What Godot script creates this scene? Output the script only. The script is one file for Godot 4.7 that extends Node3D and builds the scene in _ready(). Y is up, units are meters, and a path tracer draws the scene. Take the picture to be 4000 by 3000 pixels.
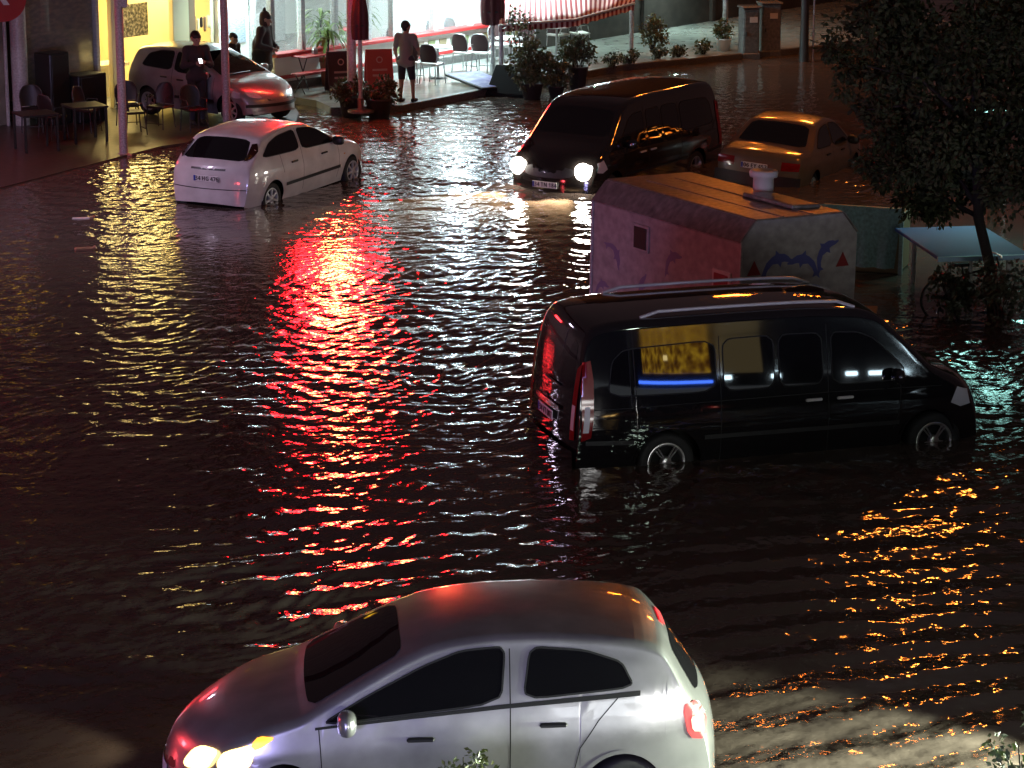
extends Node3D

var M := {}
var used := {}
var rng := RandomNumberGenerator.new()

# ---------------------------------------------------------------- helpers
func lin(r: float, g: float, b: float, a := 1.0) -> Color:
	var c := Color(r, g, b).linear_to_srgb()
	c.a = a
	return c

func mat(key: String, c: Color, rough := 0.6, metal := 0.0) -> StandardMaterial3D:
	var m := StandardMaterial3D.new()
	m.resource_name = key
	m.albedo_color = c
	m.roughness = rough
	m.metallic = metal
	M[key] = m
	return m

func glow(key: String, c: Color, energy: float) -> StandardMaterial3D:
	var m := mat(key, Color(0.2, 0.2, 0.2), 0.4)
	m.emission_enabled = true
	m.emission = c
	m.emission_energy_multiplier = energy
	return m

func noise_tex(freq: float, lo: Color, hi: Color, sd: int, size := 512, kind := FastNoiseLite.TYPE_SIMPLEX_SMOOTH) -> NoiseTexture2D:
	var t := NoiseTexture2D.new()
	t.width = size
	t.height = size
	t.seamless = true
	var n := FastNoiseLite.new()
	n.noise_type = kind
	n.seed = sd
	n.frequency = freq
	n.fractal_octaves = 5
	t.noise = n
	var g := Gradient.new()
	g.set_color(0, lo)
	g.set_color(1, hi)
	t.color_ramp = g
	return t

func grime(m: StandardMaterial3D, freq: float, lo: float, hi: float, scale: float, sd: int) -> void:
	m.albedo_texture = noise_tex(freq, Color(lo, lo, lo), Color(hi, hi, hi), sd)
	m.uv1_triplanar = true
	m.uv1_world_triplanar = true
	m.uv1_scale = Vector3.ONE * scale

func numbered(n: String) -> String:
	if not used.has(n):
		used[n] = 0
		return n
	used[n] += 1
	return "%s_%03d" % [n, used[n]]

func thing(called: String, label: String, category: String, at := Vector3.ZERO, turn := 0.0, group := "") -> Node3D:
	var o := Node3D.new()
	o.name = numbered(called)
	add_child(o)
	o.position = at
	o.rotation.y = turn
	tag(o, label, category, group)
	return o

func tag(o: Node3D, label: String, category: String, group := "") -> void:
	o.set_meta("label", label)
	o.set_meta("category", category)
	if group != "":
		o.set_meta("group", group)

func tool_() -> SurfaceTool:
	var st := SurfaceTool.new()
	st.begin(Mesh.PRIMITIVE_TRIANGLES)
	return st

func put(called: String, st: SurfaceTool, m: Material, parent: Node = self, smooth := true) -> MeshInstance3D:
	st.index()
	if smooth:
		st.generate_normals()
	return put_mesh(called, st.commit(), m, parent)

func put_mesh(called: String, mesh: Mesh, m: Material, parent: Node = self) -> MeshInstance3D:
	var o := MeshInstance3D.new()
	o.mesh = mesh
	o.material_override = m
	o.name = numbered(called) if parent == self else called
	parent.add_child(o, true)
	return o

func struct_(o: Node3D) -> Node3D:
	o.set_meta("kind", "structure")
	return o

func copy(o: Node3D, at: Vector3, turn: float, label: String, base_name := "") -> Node3D:
	var c: Node3D = o.duplicate()
	c.name = numbered(base_name if base_name != "" else String(o.name).rstrip("0123456789").rstrip("_"))
	add_child(c)
	c.position = at
	c.rotation.y = turn
	c.set_meta("label", label)
	return c

func tri(st: SurfaceTool, a: Vector3, b: Vector3, c: Vector3) -> void:
	st.add_vertex(a)
	st.add_vertex(b)
	st.add_vertex(c)

func quad(st: SurfaceTool, a: Vector3, b: Vector3, c: Vector3, d: Vector3) -> void:
	tri(st, a, b, c)
	tri(st, a, c, d)

# a box with chamfered edges, flat shaded
func bev(st: SurfaceTool, c: Vector3, s: Vector3, b := 0.01, basis := Basis()) -> void:
	st.set_smooth_group(-1)
	var h := s * 0.5
	b = minf(b, minf(h.x, minf(h.y, h.z)) * 0.9)
	var f := func(sx: float, sy: float, sz: float, ax: int) -> Vector3:
		var p := Vector3(sx * h.x, sy * h.y, sz * h.z)
		for k in 3:
			if k != ax:
				p[k] -= signf(p[k]) * b
		return c + basis * p
	for ax in 3:
		for s1 in [-1.0, 1.0]:
			var sg := [[-1.0, -1.0], [1.0, -1.0], [1.0, 1.0], [-1.0, 1.0]]
			var q := []
			for e in sg:
				var v := [0.0, 0.0, 0.0]
				v[ax] = s1
				v[(ax + 1) % 3] = e[0]
				v[(ax + 2) % 3] = e[1]
				q.append(f.call(v[0], v[1], v[2], ax))
			if s1 > 0:
				quad(st, q[3], q[2], q[1], q[0])
			else:
				quad(st, q[0], q[1], q[2], q[3])
	# edges
	for ax in 3:
		var a1 := (ax + 1) % 3
		var a2 := (ax + 2) % 3
		for s1 in [-1.0, 1.0]:
			for s2 in [-1.0, 1.0]:
				var q := []
				for e in [[-1.0, a1], [1.0, a1], [1.0, a2], [-1.0, a2]]:
					var v := [0.0, 0.0, 0.0]
					v[ax] = e[0]
					v[a1] = s1
					v[a2] = s2
					q.append(f.call(v[0], v[1], v[2], e[1]))
				if s1 * s2 > 0:
					quad(st, q[0], q[1], q[2], q[3])
				else:
					quad(st, q[3], q[2], q[1], q[0])
	for sx in [-1.0, 1.0]:
		for sy in [-1.0, 1.0]:
			for sz in [-1.0, 1.0]:
				var q := [f.call(sx, sy, sz, 0), f.call(sx, sy, sz, 1), f.call(sx, sy, sz, 2)]
				if sx * sy * sz > 0:
					tri(st, q[2], q[1], q[0])
				else:
					tri(st, q[0], q[1], q[2])

func box_part(called: String, c: Vector3, s: Vector3, m: Material, parent: Node, b := 0.008, basis := Basis()) -> MeshInstance3D:
	var st := tool_()
	bev(st, c, s, b, basis)
	return put(called, st, m, parent)

func tube(st: SurfaceTool, pts: Array, radii: Array, seg := 10, cap := true) -> void:
	st.set_smooth_group(0)
	var rings := []
	var side := Vector3.ZERO
	for i in pts.size():
		var d: Vector3 = (pts[mini(i + 1, pts.size() - 1)] - pts[maxi(i - 1, 0)]).normalized()
		if side == Vector3.ZERO:
			side = d.cross(Vector3.UP if absf(d.y) < 0.9 else Vector3.RIGHT).normalized()
		else:
			side = (side - d * side.dot(d)).normalized()
		var up := side.cross(d)
		var r: float = radii[mini(i, radii.size() - 1)]
		var ring := []
		for k in seg:
			var a := TAU * k / seg
			ring.append(pts[i] + (side * cos(a) + up * sin(a)) * r)
		rings.append(ring)
	for i in pts.size() - 1:
		for k in seg:
			var k2 := (k + 1) % seg
			quad(st, rings[i][k], rings[i + 1][k], rings[i + 1][k2], rings[i][k2])
	if cap:
		st.set_smooth_group(1)
		for k in range(1, seg - 1):
			tri(st, rings[0][0], rings[0][k], rings[0][k + 1])
			var l: Array = rings[-1]
			tri(st, l[0], l[k + 1], l[k])

# profile of (radius, height), axis y, placed with xf
func lathe(st: SurfaceTool, prof: Array, seg: int, xf := Transform3D(), group := 0) -> void:
	st.set_smooth_group(group)
	for i in prof.size() - 1:
		for k in seg:
			var a := TAU * k / seg
			var b := TAU * (k + 1) / seg
			var p: Vector2 = prof[i]
			var q: Vector2 = prof[i + 1]
			var v := [Vector3(p.x * cos(a), p.y, p.x * sin(a)), Vector3(q.x * cos(a), q.y, q.x * sin(a)), Vector3(q.x * cos(b), q.y, q.x * sin(b)), Vector3(p.x * cos(b), p.y, p.x * sin(b))]
			if q.x > 1e-5:
				tri(st, xf * v[0], xf * v[2], xf * v[1])
			if p.x > 1e-5:
				tri(st, xf * v[0], xf * v[3], xf * v[2])

# flat polygon (x, y) given thickness along z, placed with xf
func prism(st: SurfaceTool, poly: PackedVector2Array, z0: float, z1: float, xf := Transform3D()) -> void:
	st.set_smooth_group(-1)
	var idx := Geometry2D.triangulate_polygon(poly)
	for i in range(0, idx.size(), 3):
		var a := poly[idx[i]]
		var b := poly[idx[i + 1]]
		var c := poly[idx[i + 2]]
		tri(st, xf * Vector3(a.x, a.y, z1), xf * Vector3(b.x, b.y, z1), xf * Vector3(c.x, c.y, z1))
		tri(st, xf * Vector3(a.x, a.y, z0), xf * Vector3(c.x, c.y, z0), xf * Vector3(b.x, b.y, z0))
	for i in poly.size():
		var a := poly[i]
		var b := poly[(i + 1) % poly.size()]
		quad(st, xf * Vector3(a.x, a.y, z0), xf * Vector3(b.x, b.y, z0), xf * Vector3(b.x, b.y, z1), xf * Vector3(a.x, a.y, z1))

func text(called: String, s: String, height: float, depth: float, m: Material, parent: Node, at: Vector3, turn := 0.0, tilt := 0.0) -> MeshInstance3D:
	var t := TextMesh.new()
	var f := SystemFont.new()
	f.font_names = PackedStringArray(["Droid Sans"])
	f.font_weight = 700
	t.font = f
	t.text = s
	t.font_size = 32
	t.pixel_size = height / 23.0
	t.depth = depth
	t.curve_step = 2.0
	var o := put_mesh(called, t, m, parent)
	o.position = at
	o.rotation = Vector3(tilt, turn, 0)
	return o

# ---------------------------------------------------------------- cars
# a car's body is a loft of cross-sections along x (forward), y up, z to its right; windows, lamps and trims are patches laid on it
class Car:
	var prof := PackedVector2Array()
	var W := 0.86
	var L := 4.0
	var belt_r := 0.95
	var belt_f := 0.9
	var tum := 0.3
	var rr := 0.08
	var rh := 0.15
	var crown := 0.03
	var sill := 0.2
	var axles := [-1.3, 1.25]
	var arch := 0.36
	var hub := 0.31
	var bow_f := 0.25
	var bow_r := 0.12
	var nar_f := 0.16
	var nar_r := 0.1
	var kink := 0.25
	func smooth_profile(times: int) -> void:
		for n in times:
			var q := PackedVector2Array([prof[0]])
			for i in prof.size() - 1:
				q.append(prof[i].lerp(prof[i + 1], 0.25))
				q.append(prof[i].lerp(prof[i + 1], 0.75))
			q.append(prof[-1])
			prof = q
	func yt(x: float) -> float:
		if x <= prof[0].x:
			return prof[0].y
		var lo := 0
		var hi := prof.size() - 1
		if x >= prof[hi].x:
			return prof[hi].y
		while hi - lo > 1:
			var mid := (lo + hi) / 2
			if prof[mid].x <= x:
				lo = mid
			else:
				hi = mid
		var d := prof[hi].x - prof[lo].x
		return lerpf(prof[lo].y, prof[hi].y, (x - prof[lo].x) / d if d > 1e-6 else 1.0)
	func belt(x: float) -> float:
		return lerpf(belt_r, belt_f, clampf((x + L / 2) / L, 0, 1))
	func plan(x: float) -> float:
		var f := clampf((x - axles[1] + 0.2) / (L / 2 - axles[1] + 0.2), 0, 1)
		var r := clampf((-x + axles[0] + 0.25) / (L / 2 + axles[0] + 0.25), 0, 1)
		return W * (1.0 - nar_f * f * f * f - nar_r * r * r * r)
	func w(x: float, y: float) -> float:
		var b := belt(x)
		var p := plan(x)
		if y > b:
			return p - 0.03 - tum * (y - b) - tum * kink * maxf(0.0, y - b - 0.25)
		var k := (b - y) / maxf(b - sill, 0.1)
		return p - 0.03 * (1.0 - smoothstep(0.0, 0.3, k)) - 0.075 * k * k * k + 0.012 * sin(k * PI)
	func ybot(x: float) -> float:
		var y := sill + 0.07 * pow(clampf(absf(x) / (L / 2), 0, 1), 6.0)
		for a in axles:
			var d := absf(x - a)
			if d < arch:
				y = maxf(y, hub + sqrt(arch * arch - d * d))
		return y
	func rr_at(x: float) -> float:
		return minf(rr, maxf(yt(x) - ybot(x), 0.0) * 0.45)
	func side_z(x: float, y: float) -> float:
		var r := rr_at(x)
		var t := yt(x) - r
		if y <= t or r < 1e-4:
			return w(x, y)
		var s := clampf((y - t) / r, 0, 1)
		return w(x, t) - rh * (1.0 - sqrt(1.0 - s * s))
	func top_y(x: float, z: float) -> float:
		var r := rr_at(x)
		var t := yt(x)
		var f := w(x, t - r) - rh
		var a := absf(z)
		if a <= f:
			return t + crown * (1.0 - a * a / (f * f))
		var c := clampf((a - f) / rh, 0, 1)
		return t - r + r * sqrt(1.0 - c * c)
	func end_x(front: bool, y: float) -> float:
		var n := prof.size()
		for i in range(n - 1):
			var a := prof[n - 1 - i] if front else prof[i]
			var b := prof[n - 2 - i] if front else prof[i + 1]
			if (a.y <= y and b.y >= y) or (a.y >= y and b.y <= y):
				var d := b.y - a.y
				return lerpf(a.x, b.x, (y - a.y) / d if absf(d) > 1e-6 else 0.0)
		return prof[n - 1].x if front else prof[0].x
	func bend(p: Vector3) -> Vector3:
		var k := p.z / W
		var e := absf(p.x) / (L / 2)
		var g := e * e * e * k * k
		p.x -= bow_f * g if p.x > 0 else -bow_r * g
		return p
	func on(kind: String, s: float, p: Vector2) -> Vector3:
		if kind == "side":
			return bend(Vector3(p.x, p.y, s * side_z(p.x, p.y)))
		if kind == "top":
			return bend(Vector3(p.x, top_y(p.x, p.y), p.y))
		return bend(Vector3(end_x(kind == "front", p.y), p.y, p.x))
	func normal(kind: String, s: float, p: Vector2) -> Vector3:
		var e := 0.012
		var a := on(kind, s, p + Vector2(e, 0)) - on(kind, s, p - Vector2(e, 0))
		var b := on(kind, s, p + Vector2(0, e)) - on(kind, s, p - Vector2(0, e))
		var n := a.cross(b)
		if n.length() < 1e-9:
			n = Vector3.UP
		n = n.normalized()
		var out := Vector3(0, 0, s) if kind == "side" else Vector3.UP if kind == "top" else Vector3(1, 0, 0) if kind == "front" else Vector3(-1, 0, 0)
		return n if n.dot(out) > 0 else -n

func car_body(c: Car) -> SurfaceTool:
	var xs := []
	for p in c.prof:
		xs.append(p.x)
	var x := -c.L / 2
	while x < c.L / 2:
		xs.append(x)
		x += 0.06
	for a in c.axles:
		for k in 25:
			xs.append(a + c.arch * cos(PI * k / 24.0))
		xs.append(a - c.arch - 0.003)
		xs.append(a + c.arch + 0.003)
	xs.sort()
	var use := []
	for v in xs:
		if use.is_empty() or v - use[-1] > 0.0025:
			use.append(v)
	var st := tool_()
	st.set_smooth_group(0)
	var prev := []
	for xi in use:
		var r := c.rr_at(xi)
		var t := c.yt(xi) - r
		var b := minf(c.ybot(xi), t)
		var half := []
		for j in 13:
			var k := j / 12.0
			var y := lerpf(b, t, k)
			half.append(Vector2(y, c.w(xi, y)))
		var w0 := c.w(xi, t)
		for j in range(1, 7):
			var a := PI / 2 * j / 6.0
			half.append(Vector2(t + r * sin(a), w0 - c.rh * (1.0 - cos(a))))
		var f := w0 - c.rh
		for j in range(1, 6):
			var z := f * (1.0 - j / 5.0)
			half.append(Vector2(t + r + c.crown * (1.0 - z * z / (f * f)), z))
		var row := []
		for h in half:
			row.append(c.bend(Vector3(xi, h.x, h.y)))
		for j in range(half.size() - 2, -1, -1):
			row.append(c.bend(Vector3(xi, half[j].x, -half[j].y)))
		if prev.size():
			for j in row.size() - 1:
				quad(st, prev[j], prev[j + 1], row[j + 1], row[j])
		prev = row
	return st

func patch(c: Car, kind: String, s: float, poly: PackedVector2Array, off: float, st: SurfaceTool, cell := 0.07) -> void:
	var lo := poly[0]
	var hi := poly[0]
	for p in poly:
		lo = lo.min(p)
		hi = hi.max(p)
	var nx := maxi(1, int(ceil((hi.x - lo.x) / cell)))
	var ny := maxi(1, int(ceil((hi.y - lo.y) / cell)))
	var d := Vector2((hi.x - lo.x) / nx, (hi.y - lo.y) / ny)
	for i in nx:
		for j in ny:
			var o := lo + Vector2(i, j) * d
			var e := Vector2(1e-5, 1e-5)
			var sq := PackedVector2Array([o - e, o + Vector2(d.x, 0) + Vector2(e.x, -e.y), o + d + e, o + Vector2(0, d.y) + Vector2(-e.x, e.y)])
			for piece in Geometry2D.intersect_polygons(poly, sq):
				if Geometry2D.is_polygon_clockwise(piece):
					continue
				var idx := Geometry2D.triangulate_polygon(piece)
				for k in range(0, idx.size(), 3):
					var v := []
					var n := []
					for q in 3:
						var p: Vector2 = piece[idx[k + q]]
						var nn := c.normal(kind, s, p)
						n.append(nn)
						v.append(c.on(kind, s, p) + nn * off)
					var face: Vector3 = (v[1] - v[0]).cross(v[2] - v[0])
					var order := [0, 2, 1] if face.dot(n[0]) > 0 else [0, 1, 2]
					for q in order:
						st.set_normal(n[q])
						st.add_vertex(v[q])

func lay(called: String, c: Car, kind: String, s: float, pts: Array, m: Material, parent: Node, off := 0.005) -> MeshInstance3D:
	var st := tool_()
	patch(c, kind, s, PackedVector2Array(pts), off, st)
	return put(called, st, m, parent, false)

func seam(called: String, c: Car, kind: String, s: float, pts: Array, wd: float, m: Material, parent: Node, off := 0.002) -> void:
	var st := tool_()
	for i in pts.size() - 1:
		var a: Vector2 = pts[i]
		var b: Vector2 = pts[i + 1]
		var n := (b - a).orthogonal().normalized() * wd * 0.5
		patch(c, kind, s, PackedVector2Array([a + n, b + n, b - n, a - n]), off, st, 0.06)
	put(called, st, m, parent, false)

func round_poly(pts: Array, times := 2, cut := 0.2) -> Array:
	for n in times:
		var q := []
		for i in pts.size():
			var a: Vector2 = pts[i]
			var b: Vector2 = pts[(i + 1) % pts.size()]
			q.append(a.lerp(b, cut))
			q.append(a.lerp(b, 1.0 - cut))
		pts = q
	return pts

func mirror_z(pts: Array) -> Array:
	var q := []
	for p in pts:
		q.append(Vector2(-p.x, p.y))
	return q

func wheel(parent: Node, at: Vector3, r: float, width: float, spokes: int, twin: bool, rim: Material) -> void:
	var wn := Node3D.new()
	wn.name = "wheel"
	parent.add_child(wn, true)
	wn.position = at
	var out := signf(at.z)
	var xf := Transform3D(Basis(Vector3.RIGHT, PI / 2 * out), Vector3.ZERO)
	var st := tool_()
	var h := width / 2
	var rr := r * 0.66
	lathe(st, [Vector2(rr, -h), Vector2(r * 0.9, -h), Vector2(r * 0.985, -h * 0.75), Vector2(r, 0), Vector2(r * 0.985, h * 0.75), Vector2(r * 0.9, h), Vector2(rr + 0.015, h * 0.95), Vector2(rr, h * 0.85)], 28, xf)
	put("tyre", st, M.rubber, wn)
	st = tool_()
	lathe(st, [Vector2(rr + 0.004, h * 0.87), Vector2(rr - 0.012, h * 0.92), Vector2(rr - 0.03, h * 0.8), Vector2(rr - 0.035, h * 0.1)], 28, xf)
	lathe(st, [Vector2(0.001, h * 0.95), Vector2(0.05, h * 0.95), Vector2(0.062, h * 0.8), Vector2(0.062, h * 0.3)], 16, xf)
	for k in spokes:
		for e in ([-0.1, 0.1] if twin else [0.0]):
			var a := TAU * k / spokes + 0.3
			var p0 := Vector3(cos(a + e * 2.2) * 0.045, h * 0.78, sin(a + e * 2.2) * 0.045)
			var p1 := Vector3(cos(a + e) * (rr - 0.012), h * 0.8, sin(a + e) * (rr - 0.012))
			var dir := (p1 - p0).normalized()
			var b := Basis(dir, Vector3.UP, dir.cross(Vector3.UP))
			bev(st, xf * ((p0 + p1) / 2), Vector3((p1 - p0).length(), 0.03, 0.016 if twin else 0.045), 0.006, xf.basis * b)
	put("rim", st, rim, wn)
	st = tool_()
	lathe(st, [Vector2(0.001, h * 0.1), Vector2(rr - 0.03, h * 0.1)], 24, xf)
	put("brake_disc", st, M.underbody, wn)

func plate(parent: Node, s: String, at: Vector3, b: Basis) -> void:
	var o := Node3D.new()
	o.name = "number_plate"
	parent.add_child(o, true)
	o.transform = Transform3D(b, at)
	box_part("plate_panel", Vector3.ZERO, Vector3(0.52, 0.112, 0.012), M.plate, o, 0.004)
	box_part("plate_band", Vector3(-0.237, 0, 0.0065), Vector3(0.04, 0.1, 0.004), M.plate_blue, o, 0.001)
	text("plate_text", s, 0.075, 0.003, M.black, o, Vector3(0.02, 0, 0.009))

func car_finish(o: Node3D, c: Car, paint: Material, spec: Dictionary) -> void:
	put("body", car_body(c), paint, o)
	var top: float = spec.get("under_top", 0.55)
	box_part("underbody", Vector3(0, (c.sill + top) / 2, 0), Vector3(c.L - 0.5, top - c.sill, c.W * 1.42), M.underbody, o, 0.03)
	for a in c.axles:
		for s in [-1.0, 1.0]:
			wheel(o, Vector3(a, c.hub, s * (c.W - 0.13)), c.hub, 0.2, spec.get("spokes", 5), spec.get("twin", false), spec.get("rim", M.alloy))
	for s in [-1.0, 1.0]:
		for win in spec.get("windows", []):
			lay("side_window", c, "side", s, round_poly(win, 2, 0.12), M.car_glass, o, 0.004)
			var ring: Array = round_poly(win, 2, 0.12)
			ring.append(ring[0])
			seam("window_seal", c, "side", s, ring, 0.014, M.gap, o, 0.006)
		for sm in spec.get("seams", []):
			seam("door_gap", c, "side", s, sm, 0.009, M.gap, o)
		for hd in spec.get("handles", []):
			var p := c.on("side", s, hd)
			box_part("door_handle", p + Vector3(0, 0, s * 0.014), Vector3(0.2, 0.034, 0.03), spec.get("handle_mat", M.trim), o, 0.012)
		for tr in spec.get("trims", []):
			lay("rubbing_strip", c, "side", s, [Vector2(tr[0], tr[2] - tr[4] / 2), Vector2(tr[1], tr[3] - tr[4] / 2), Vector2(tr[1], tr[3] + tr[4] / 2), Vector2(tr[0], tr[2] + tr[4] / 2)], M.trim, o, 0.012)
		for ar in c.axles:
			var arc := []
			for k in 15:
				var a := PI * (0.02 + 0.96 * k / 14.0)
				arc.append(Vector2(ar + cos(a) * (c.arch + 0.02), c.hub + sin(a) * (c.arch + 0.02)))
			seam("arch_lip", c, "side", s, arc, 0.03, paint, o, 0.008)
		var mp: Vector2 = spec.get("mirror", Vector2(0.75, 1.0))
		var q := c.on("side", s, mp)
		var st := tool_()
		var xf := Transform3D(Basis.from_scale(Vector3(0.07, 0.085, 0.12)), q + Vector3(0.0, 0.03, s * 0.13))
		var pr := []
		for k in 9:
			var a := -PI / 2 + PI * k / 8.0
			pr.append(Vector2(pow(absf(cos(a)), 0.6), signf(sin(a)) * pow(absf(sin(a)), 0.7)))
		lathe(st, pr, 14, xf)
		put("wing_mirror", st, spec.get("mirror_mat", M.trim), o)
	if spec.has("windscreen"):
		lay("windscreen", c, "top", 1, round_poly(spec.windscreen, 2, 0.08), M.car_glass, o, 0.004)
	if spec.has("rear_window"):
		lay("rear_window", c, "top", 1, round_poly(spec.rear_window, 2, 0.1), M.car_glass, o, 0.004)
	if spec.has("rear_window_end"):
		lay("rear_window", c, "rear", 1, round_poly(spec.rear_window_end, 2, 0.1), M.car_glass, o, 0.004)
	for k in spec.get("front", []):
		lay(k[0], c, "front", 1, k[1], k[2], o, k[3] if k.size() > 3 else 0.006)
	for k in spec.get("rear", []):
		lay(k[0], c, "rear", 1, k[1], k[2], o, k[3] if k.size() > 3 else 0.006)
	for k in spec.get("side", []):
		for s in [-1.0, 1.0]:
			lay(k[0], c, "side", s, k[1], k[2], o, k[3] if k.size() > 3 else 0.006)

func lamp_spot(at: Vector3, to: Vector3, col: Color, energy: float, angle: float, size := 0.08) -> void:
	var l := SpotLight3D.new()
	l.light_color = col
	l.light_energy = energy
	l.spot_angle = angle
	l.spot_angle_attenuation = 0.35
	l.spot_range = 120
	l.spot_attenuation = 2
	l.light_size = size
	l.shadow_enabled = true
	l.name = "spot_light"
	add_child(l, true)
	l.look_at_from_position(at, to, Vector3.UP if absf((to - at).normalized().y) < 0.98 else Vector3.RIGHT)

func lamp_omni(at: Vector3, col: Color, energy: float, size := 0.15) -> void:
	var l := OmniLight3D.new()
	l.light_color = col
	l.light_energy = energy
	l.omni_range = 150
	l.omni_attenuation = 2
	l.light_size = size
	l.shadow_enabled = true
	l.name = "point_light"
	add_child(l, true)
	l.position = at

func lamp_area(at: Vector3, to: Vector3, size: Vector2, col: Color, energy: float) -> void:
	var l := AreaLight3D.new()
	l.light_color = col
	l.light_energy = energy
	l.area_size = size
	l.area_range = 150
	l.area_attenuation = 2
	l.shadow_enabled = true
	l.name = "area_light"
	add_child(l, true)
	l.look_at_from_position(at, to, Vector3.UP if absf((to - at).normalized().y) < 0.98 else Vector3.RIGHT)

# ---------------------------------------------------------------- scene order
func _ready() -> void:
	rng.seed = 7
	view_and_sky()
	materials()
	setting()
	water()
	cafe_building()
	camera_side_building()
	vehicles()
	street_things()
	people()
	plants()

func view_and_sky() -> void:
	var cam := Camera3D.new()
	cam.name = "camera"
	cam.fov = 16.1088
	cam.near = 0.1
	cam.far = 600
	add_child(cam)
	cam.position = Vector3(0, 8.65, 0)
	cam.rotation_degrees = Vector3(-14.1278, 0, 0)
	cam.current = true
	var env := Environment.new()
	env.tonemap_mode = Environment.TONE_MAPPER_LINEAR
	env.tonemap_exposure = 1.22
	env.background_mode = Environment.BG_SKY
	env.sdfgi_enabled = true
	env.ssao_enabled = true
	env.ssil_enabled = true
	var sky := Sky.new()
	var sm := ProceduralSkyMaterial.new()
	sm.sky_top_color = lin(0.022, 0.014, 0.016)
	sm.sky_horizon_color = lin(0.036, 0.018, 0.017)
	sm.ground_horizon_color = lin(0.012, 0.006, 0.005)
	sm.ground_bottom_color = lin(0.006, 0.004, 0.004)
	sm.sun_angle_max = 0.0
	sky.sky_material = sm
	env.sky = sky
	env.background_energy_multiplier = 1.0
	var we := WorldEnvironment.new()
	we.name = "surroundings"
	we.environment = env
	add_child(we)

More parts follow.
